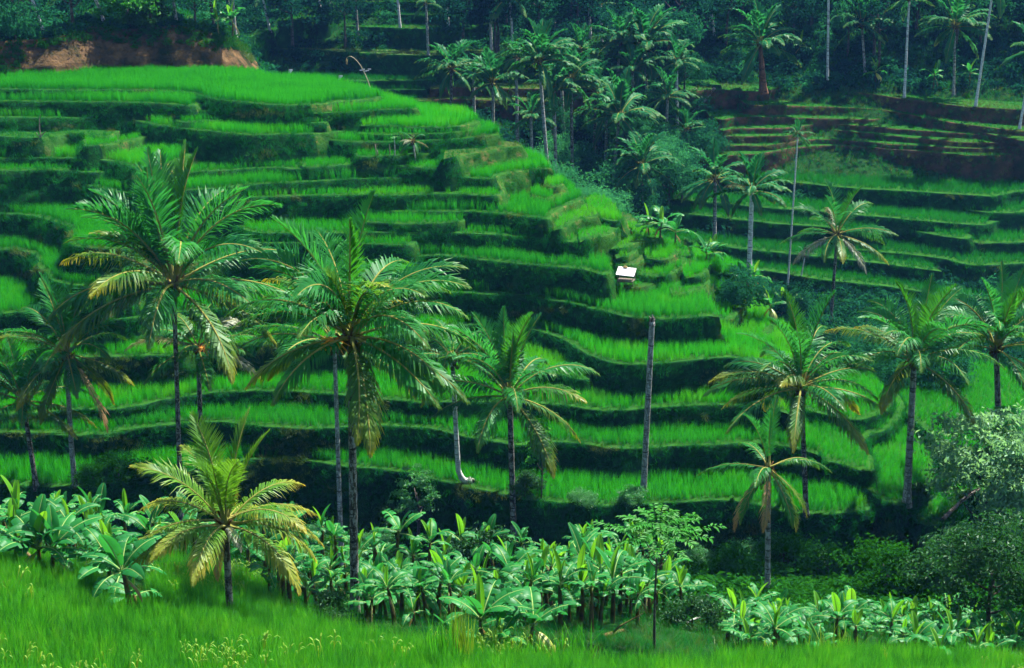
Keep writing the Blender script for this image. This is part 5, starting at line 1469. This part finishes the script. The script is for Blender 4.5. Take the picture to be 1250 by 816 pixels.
for i, (lab, u, v, cr, s, zc) in enumerate([
    ('rounded dark bush below the right end of the lowest terrace', 1010, 712, 'bushy2', 1.5, 0.7), ('bush mound with hanging leaves left of the right hand grey trunk palm', 1062, 712, 'bushy2', 1.5, 0.6), ('grey green bush right of the grey trunk palm foot', 1140, 712, 'bushy', 1.25, 0.9),
    ('low grey green bush in the small field at lower right', 1120, 612, 'bushy', 0.6, 0.5), ('silver tinted shrub right of the small lower right field', 1172, 585, 'bushy', 0.7, 0.6), ('dark shrub deep in the gully right of centre', 900, 712, 'bushy2', 1.4, 0.8),
    ('dark shrub in the gully behind the thin grey palm', 955, 700, 'bushy2', 1.5, 0.8), ('shaded bush behind the lower right bananas', 1080, 730, 'bushy2', 1.6, 1.0), ('tall shaded bush left of the dark lower right tree', 1150, 735, 'bushy', 1.5, 1.2),
    ('leafy bush on the bank left of the loose small tree', 478, 640, 'bushy', 0.9, 0.6), ('leafy bush at the foot of the slim sapling tree', 640, 650, 'bushy', 0.95, 0.8), ('leafy bush among the bananas under the shaggy trunk palm', 596, 712, 'bushy', 1.25, 1.1),
    ('low leafy bush at the foot of the tallest palm', 405, 756, 'bushy', 0.65, 0.5), ('dark bush on the bank above the left banana patch', 150, 640, 'bushy2', 1.2, 0.7), ('dark bush beside the foot of the left grey trunk', 118, 640, 'bushy2', 1.0, 0.7),
    ('bush beside the bare bank near the feathery leaved tree', 845, 770, 'bushy', 0.9, 0.5)]):
    tree_at(lab, (u, v), cr, FORK['small'], zc, s, 'bush', 'leafy_bush', 'bushes of the gully', 20 + i)
CR['bank'] = crown_mesh('crown', 12, 34, 2400, 1.3, 1.2, 0.9, 0.17, 'leaf_loose', 0.2, 0.5, 0.3, 2.2, 0.5)  # lightened leaf colour makes these bank bushes look lit
for i, (lab, u, v, s) in enumerate([('pale leaved bush on the gully bank under the curved trunk', 556, 676, 0.75), ('pale leaved bush on the bank left of the curved trunk foot', 530, 650, 0.6), ('pale leaved bush on the bank below the bare headless trunk', 770, 668, 0.7), ('pale leaved bush on the bank between bare trunk and shaggy palm', 712, 672, 0.65), ('pale leaved bush low on the bank behind the feathery tree', 850, 690, 0.75),
                                     ('pale leaved bush on the bank right of the tallest palm trunk', 460, 668, 0.7), ('pale leaved bush on the bank left of the tallest palm trunk', 380, 662, 0.7), ('pale leaved bush on the bank behind the young yellow palm', 330, 652, 0.6), ('pale leaved bush on the bank right of the left grey trunk', 180, 638, 0.65), ('pale leaved bush on the bank beside the thin grey palm', 915, 680, 0.7), ('pale leaved bush at the foot of the wide right hand palm', 1000, 690, 0.7)]):
    tree_at(lab, (u, v), 'bank', FORK['small'], 0.6, s, 'bush', 'leafy_bush', 'pale bushes of the gully bank', 120 + i)
# feathery leaved small tree at the field edge: flat sprays of long leaflets
def spray_mesh(seed):
    r = np.random.default_rng(seed); v, f = [], []
    for k in range(30):
        a = k * 2.4; lv = k / 30
        o = np.array([0, 0, 0.75 * lv - 0.25]); L = (1.75 - 0.9 * lv) * r.uniform(0.75, 1.1)
        d = np.array([math.cos(a), math.sin(a), 0.28])
        path = bezier(o, o + d * L * 0.6 + UP * 0.10, o + d * L - UP * 0.10 * L, 9)
        for i in range(2, 9):
            for sd in (-1, 1):
                for rep in range(3):
                    s = np.array([-d[1], d[0], 0]) * sd
                    dd = unit(s * 0.9 + d * r.uniform(0.3, 0.8) - UP * r.uniform(-0.15, 0.7)); l = r.uniform(0.13, 0.24); w = unit(np.cross(dd, UP)) * l * 0.19
                    p = path[i] + (path[i] - path[i - 1]) * r.uniform(-0.5, 0.5)
                    b = len(v); v += [tuple(p), tuple(p + dd * l * 0.5 + w), tuple(p + dd * l - UP * 0.03), tuple(p + dd * l * 0.5 - w)]; f.append((b, b + 1, b + 2, b + 3))
    return mesh('crown', v, f, [M['leaf_lit']])
bf = cast(799, 793)
tree('feathery_tree', 'small thin stemmed tree with flat feathery sprays above the bare bank', 'tree', bf, spray_mesh(4), limb_tree(12, 3.3, 0.05, 0.7, 8, top=(0.0, 0, 3.45), split=0.75), 3.6, 0.3, 1.10)
# thicket trees in the valley behind the crest
for i, (lab, u, v, cr, s, zc, tr) in enumerate([
    ('feathery light green tree behind the crest, under the slanting palm', 690, -141, 'feather', 1.15, 4.6, 'mid'), ('tall plume of feathery foliage left of the slanting palm', 645, -143, 'feather2', 1.1, 4.6, 'mid'),
    ('feathery mound low behind the right of the crest', 730, -134, 'feather', 1.1, 3.2, 'mid'), ('blue green tree between crest and glossy palm', 712, 232, 'mid', 0.9, 2.4, 'mid'), ('leafy tree right of the glossy palm', 800, 232, 'feather', 0.9, 2.6, 'mid'),
    ('dark leafy tree behind the small thicket palm', 770, 222, 'mid', 1.0, 3.0, 'mid'), ('leafy tree at the right of the thicket near the far paddies', 832, 250, 'mid', 0.95, 2.6, 'mid'), ('light feathery tree high in the thicket', 828, 205, 'feather', 0.8, 2.6, 'mid'),
    ('feathery bush behind the top of the spur', 606, -148, 'feather', 0.9, 3.4, 'mid'), ('leafy tree among the valley palm trunks', 742, 180, 'feather', 0.9, 3.2, 'mid'), ('dim leafy tree behind the valley palms', 800, 165, 'mid', 1.1, 3.2, 'mid'),
    ('tree with bright top between the valley palms', 716, 132, 'lit', 0.55, 4.0, 'mid'), ('leafy bush by the pale stems before the far paddies', 905, 372, 'mid', 0.75, 1.4, 'small'), ('leafy thicket tree below the white stemmed areca', 962, 384, 'mid', 0.8, 1.5, 'small'),
    ('dark bush before the lowest far paddy', 1060, 450, 'mid', 0.8, 1.4, 'small'), ('dark bush behind the wide right hand palm', 1030, 430, 'mid', 0.9, 1.4, 'small'), ('bluish bush right of the upper right field', 1085, 470, 'mid', 0.75, 1.3, 'small'),
    ('bush on the shaded slope left of the brown banks', 850, 150, 'mid', 0.8, 1.2, 'small'), ('low bush on the shaded slope below the fallen trunks', 862, 186, 'mid', 0.9, 1.3, 'small'), ('tree on the shaded slope above the fallen trunks', 835, 128, 'mid', 1.0, 2.2, 'mid'), ('leafy bush at the foot of the far right paddies', 1150, 470, 'mid', 0.9, 1.5, 'small')]):
    tree_at(lab, (u, v) if v > 0 else behind(u, -v), cr, FORK[tr], zc, s, 'tree' if 'bush' not in lab else 'bush', 'valley_tree', 'trees of the valley thicket', 40 + i)
# more of the thicket on the valley floor, tree by tree
r = np.random.default_rng(31)
for i in range(22):
    u = 615 + 10 * i + r.uniform(-6, 6); yy = r.uniform(136, 163)
    kind = ('feather', 'mid', 'feather2', 'feather')[i % 4]
    tree_at(('light feathery', 'blue green', 'plume crowned', 'soft leaved')[i % 4] + ' thicket tree ' + ('low in', 'half way back in', 'deep in')[int((yy - 136) / 9.1)] + ' the valley, ' + ('behind the slanting palm', 'below the highest palm', 'under the glossy palm', 'near the small thicket palm')[min(3, i // 6)], behind(u, yy), kind, FORK['mid'], r.uniform(2.6, 4.2), r.uniform(0.75, 1.1), 'tree', 'valley_tree', 'trees of the valley thicket', 140 + i)
# trees on the cliff
for i, (lab, u, bk, cr, s, zc) in enumerate([('bright leafy tree on the cliff between the white stems', 160, 1.2, 'lit', 1.0, 2.6), ('dark leafy bush at the left end of the cliff', 18, 0.5, 'mid', 1.1, 1.4), ('leafy tree above the right shoulder of the cliff', 232, 2.5, 'feather', 1.0, 3.6),
                                     ('tree with hanging foliage right of the straight cliff stem', 252, 4.0, 'mid', 1.2, 4.5), ('dark tree behind the two slanting white stems', 75, 4.5, 'mid', 1.4, 4.6), ('dark tree at the top left corner', 8, 6.0, 'mid', 1.5, 6.0), ('leafy bush on the cliff rim under the bright tree', 185, 0.2, 'bushy', 1.7, 0.5), ('shaded tree behind the bright cliff tree', 140, 6.5, 'mid', 1.6, 6.0)]):
    tree_at(lab, cliff_top(u, bk), cr, FORK['mid'], zc, s, 'bush' if 'bush' in lab else 'tree', 'cliff_tree', 'trees on the cliff', 70 + i)
# the far wood, tree by tree
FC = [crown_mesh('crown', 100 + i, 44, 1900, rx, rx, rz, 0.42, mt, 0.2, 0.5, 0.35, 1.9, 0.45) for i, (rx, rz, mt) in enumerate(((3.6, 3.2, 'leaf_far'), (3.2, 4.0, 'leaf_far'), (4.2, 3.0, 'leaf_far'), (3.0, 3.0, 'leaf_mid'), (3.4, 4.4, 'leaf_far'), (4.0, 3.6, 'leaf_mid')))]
FTR = [limb_tree(30 + i, 7.0, 0.20, 2.4, 6, mat='bark', split=0.6) for i in range(3)]
r = np.random.default_rng(9)
cnt = 0
for y in (178, 185, 192, 199, 207, 216, 226):
    w = y * 0.40
    for x in np.arange(-w - 6, w + 8, 6.4):
        xx, yy = x + r.uniform(-2.4, 2.4), y + r.uniform(-2.5, 2.5)
        zz = float(ground_z(xx, yy)[0]); u, v = pix((xx, yy, zz))[0]
        if 295 < u < 545 and v > -12 and r.random() < 0.93: continue
        if u < 300 and yy < 190 and r.random() < 0.4: continue
        if u > 850 and v > 92: continue
        cnt += 1
        c = FC[int(r.integers(6))]; s = r.uniform(0.75, 1.25)
        zone = 'behind the upper left earth cliff' if u < 310 else 'in the dark wood left of the wide top crown' if u < 620 else 'in the dark wood right of the wide top crown' if u < 860 else 'in the wood left of the middle white stem' if u < 1103 else 'in the wood right of the middle white stem'
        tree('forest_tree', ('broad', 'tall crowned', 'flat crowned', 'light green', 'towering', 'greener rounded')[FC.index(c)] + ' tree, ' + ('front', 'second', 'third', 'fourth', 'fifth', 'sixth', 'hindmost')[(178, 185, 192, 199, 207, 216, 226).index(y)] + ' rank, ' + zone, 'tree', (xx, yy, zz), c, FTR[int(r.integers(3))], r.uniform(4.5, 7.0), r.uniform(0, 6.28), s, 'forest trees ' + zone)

# ------------------------------------------------------------------ field shelter with a white sheet roof
def box(v, f, c, s, rot=None):
    c = np.asarray(c, float); b = len(v)
    for dz in (-1, 1):
        for dx, dy in ((-1, -1), (1, -1), (1, 1), (-1, 1)):
            p = np.array([dx * s[0], dy * s[1], dz * s[2]]) / 2
            v.append(tuple(c + (rot @ p if rot is not None else p)))
    for q in ((0, 3, 2, 1), (4, 5, 6, 7), (0, 1, 5, 4), (1, 2, 6, 5), (2, 3, 7, 6), (3, 0, 4, 7)): f.append(tuple(b + i for i in q))
hb = cast(764, 350)
sh = thing('field_shelter', hb, 'small field shelter with a tilted white sheet roof on the right flank of the spur', 'shelter', rz=R(-14))
sh.scale = (0.76, 0.76, 0.76)
v, f = [], []
nx = 24; W_, D_ = 1.75, 1.5
for j in range(2):
    for i in range(nx + 1):
        for dz in (0, 0.02):
            x = W_ * (i / nx - 0.5); y = D_ * (j - 0.5)
            v.append((x, y, 1.38 + 0.42 * (y / D_) - 0.10 * (x / W_) + 0.018 * math.cos(i * math.pi) + dz))
rw = (nx + 1) * 2
for i in range(nx):
    a = i * 2
    f += [(a, a + 2, a + 2 + rw, a + rw), (a + 1, a + 1 + rw, a + 3 + rw, a + 3), (a, a + 1, a + 3, a + 2), (a + rw, a + 2 + rw, a + 3 + rw, a + 1 + rw)]
f += [(0, rw, rw + 1, 1), (nx * 2, nx * 2 + 1, nx * 2 + 1 + rw, nx * 2 + rw)]
link('roof', mesh('roof', v, f, [M['tin']]), sh)
for x in (-0.75, 0.75):
    for y in (-0.6, 0.6):
        pv, pf = tube([(0, 0, -0.2), (0.02, 0, 0.6), (0, 0.01, 1.36 + 0.42 * (y / D_))], [0.045, 0.04, 0.035], 6)
        link('post', mesh('post', pv, pf, [M['wood']]), sh, (x, y, 0))
pv, pf = [], []
box(pv, pf, (0, 0, 0), (0.2, 1.25, 0.03)); pm = mesh('plank', pv, pf, [M['wood']])
for k in range(7): link('plank', pm, sh, (-0.69 + 0.23 * k, 0, 0.55 + 0.006 * (k % 2)))
pv, pf = [], []
box(pv, pf, (0, 0, 0), (1.6, 0.06, 0.06)); bm_ = mesh('beam', pv, pf, [M['wood']])
for y in (-0.55, 0.55): link('beam', bm_, sh, (0, y, 0.49))
pv, pf = [], []
for k in range(14):
    a = k * 0.45; tube([(0.1 * math.cos(a), 0.1 * math.sin(a), 0), (0.22 * math.cos(a), 0.18 * math.sin(a), 0.08), (0.05 * math.cos(a), 0.05 * math.sin(a), 0.22)], [0.05, 0.04, 0.02], 4, pv, pf)
link('straw_bundle', mesh('straw_bundle', pv, pf, [M['straw']]), sh, (-0.2, 0.62, 1.58))
# dark creeper mound on the bank below the shelter
tree_at('low dark creeper mound below the white roofed shelter', (752, 356), 'bushy', FORK['small'], 0.15, 0.55, 'bush', 'leafy_bush', None, 91)

# ------------------------------------------------------------------ small things on the spur
def pole(name, label, cat, path, rad, mat, b, rz=0.0, extra=None, part='shaft'):
    root = thing(name, b, label, cat, rz=rz)
    pv, pf = tube(path, rad, 6)
    link(part, mesh(part, pv, pf, [M[mat]], smooth=True), root)
    return root
pb = at_z(454, 113, z1)
tp = at_y(440, 80, pb[1]) - pb; t2 = at_y(429, 65, pb[1]) - pb; t3 = at_y(423, 71, pb[1]) - pb
pp = pole('bamboo_pole', 'tall bowed ceremonial bamboo pole with a hanging ornament at the edge of the top field', 'pole', np.vstack([bezier((0, 0, -0.2), tp * 0.5 + np.array([0.2, 0, 0]), tp, 7), bezier(tp, t2 * 1.02, t3, 6)[1:]]), np.linspace(0.055, 0.02, 12), 'bamboo', pb)
pv, pf = tube([t3, t3 - UP * 0.25, t3 - UP * 0.55], [0.03, 0.09, 0.05], 6); link('ornament', mesh('ornament', pv, pf, [M['straw']]), pp)
cpt = at_y(446, 86, pb[1]) - pb
pv, pf = [], []
for k in range(5): box(pv, pf, cpt + np.array([0.18 * (k - 2), 0, 0.10 * math.sin(k * 2)]), (0.28, 0.03, 0.06), None)
link('streamer', mesh('streamer', pv, pf, [M['tin']]), pp)
for i, (u, v, zl, h, lab) in enumerate(((415, 104, z1, 0.9, 'white rag on a stick at the back rim of the top field'), (354, 95, z1, 0.8, 'small pale marker post at the back of the top field'))):
    bb = at_z(u, v, zl)
    q = pole('marker_stick', lab, 'marker', [(0, 0, -0.1), (0, 0, h)], [0.03, 0.025], 'wood', bb)
    pv, pf = [], []
    for k in range(3): box(pv, pf, (0.10 - 0.05 * k, 0.02 * k, h - 0.08 - 0.13 * k), (0.34 - 0.07 * k, 0.03, 0.14))
    link('rag', mesh('rag', pv, pf, [M['tin']]), q)
for i, (u, v, h, lab) in enumerate(((459, 197, 0.95, 'left wooden stake on the bare ledge below the crest'), (476, 197, 0.9, 'right wooden stake on the bare ledge below the crest'), (461, 192, 0.5, 'short stub stake behind the left wooden stake'))):
    pole('wooden_stake', lab, 'stake', [(0, 0, -0.2), (0.02, 0, h * 0.5), (-0.01, 0, h)], [0.045, 0.04, 0.035], 'wood', cast(u, v))
def starry(name, label, b, h, arms, L, mat, lift):
    root = thing(name, b, label, 'sapling')
    pv, pf = tube([(0, 0, -0.2), (0.02, 0, h * 0.5), (0, 0, h)], [0.05, 0.045, 0.03], 6)
    link('trunk', mesh('trunk', pv, pf, [M['trunk_grey']], smooth=True), root)
    r = np.random.default_rng(int(h * 100))
    for k in range(arms):
        link('leaf', BL['low' if lift < 0.5 else 'arch'][k % 3], root, (0, 0, h - 0.05), (r.normal(0, 0.15), 0, k * 2.4), L * r.uniform(0.8, 1.1))
    return root
starry('papaya_sapling', 'small papaya like sapling with a star of leaves on the ledge below the crest', cast(482, 196), 1.5, 9, 0.55, 'leaf_lit', 0.3)
palm('pale withered palm sapling on the ledge below the crest', (508, 200), (504, 172), 19, n=9, seed=97, trunk='trunk_grey', r0=0.07, r1=0.05, kind='far', mix=('f_mid', 'pale', 'f_low'), nuts=0, group='withered sapling')
st_ = thing('dead_sapling', cast(51, 178), 'bare forked dead sapling on the grassy slope at the upper left', 'dead plant')
pv, pf = tube([(0, 0, -0.2), (-0.05, 0, 0.7), (0.02, 0, 1.5), (0.15, 0, 1.9)], [0.06, 0.05, 0.04, 0.02], 6)
link('trunk', mesh('trunk', pv, pf, [M['wood']]), st_)
pv, pf = tube([(0, 0, 0.1), (0.15, 0, 0.3), (0.4, 0, 0.5)], [0.05, 0.04, 0.02], 5); tube([(0, 0, 0.0), (-0.2, -0.1, 0.2), (-0.3, -0.1, 0.45)], [0.05, 0.04, 0.02], 5, pv, pf)
link('branch', mesh('branch', pv, pf, [M['wood']]), st_)
def log(label, p0, p1, r0, r1, mat, sag=0.2, nb=3):
    a, b_ = cast(*p0), cast(*p1); a = a + UP * r0 * 0.7; b_ = b_ + UP * r1
    root = thing('fallen_log', a, label, 'log')
    path = bezier((0, 0, 0), (b_ - a) * 0.5 + UP * sag, b_ - a, 8)
    pv, pf = tube(path, np.linspace(r0, r1, 8), 8); link('trunk', mesh('trunk', pv, pf, [M[mat]], smooth=True), root)
    r = np.random.default_rng(int(p0[0]))
    pv, pf = [], []
    for k in range(nb):
        o = path[3 + k]; tube([o, o + np.array([r.normal(0, 0.3), r.normal(0, 0.2), 0.5]), o + np.array([r.normal(0, 0.6), r.normal(0, 0.3), 0.9])], [r1 * 0.7, r1 * 0.5, r1 * 0.2], 5, pv, pf)
    link('branch', mesh('branch', pv, pf, [M[mat]]), root)
log('curved grey fallen log beside the small field at lower right', (1150, 640), (1192, 628), 0.13, 0.09, 'bark', 0.35, 2)
log('dark fallen trunk lying down the left end of the brown banks', (838, 152), (872, 118), 0.28, 0.2, 'trunk_dark', 0.2)
log('second dark fallen trunk below the first on the brown banks', (830, 140), (850, 128), 0.22, 0.15, 'trunk_dark', 0.2)
log('grey fallen branch lying among the growth right of the feathery tree', (828, 768), (885, 748), 0.05, 0.03, 'trunk_grey', 0.3, 4)
log('dry banana trunk lying on the bare bank by the feathery tree', (735, 780), (762, 772), 0.09, 0.07, 'pseudostem', 0.02, 1)
# ------------------------------------------------------------------ the valley's moist air
hv, hf = [], []
box(hv, hf, (0, 100, 31), (280, 340, 80))
hm, nt, out = new_mat('haze')
pv_ = nt.nodes.new('ShaderNodeVolumePrincipled')
pv_.inputs['Color'].default_value = (0.14, 0.38, 1.0, 1)
pv_.inputs['Density'].default_value = 0.0001
pv_.inputs['Anisotropy'].default_value = 0.0
nt.links.new(pv_.outputs[0], out.inputs['Volume'])
hz = link('haze', mesh('haze', hv, hf, [hm]))
tag(hz, 'thin bluish moist air filling the valley', 'haze', kind='stuff')
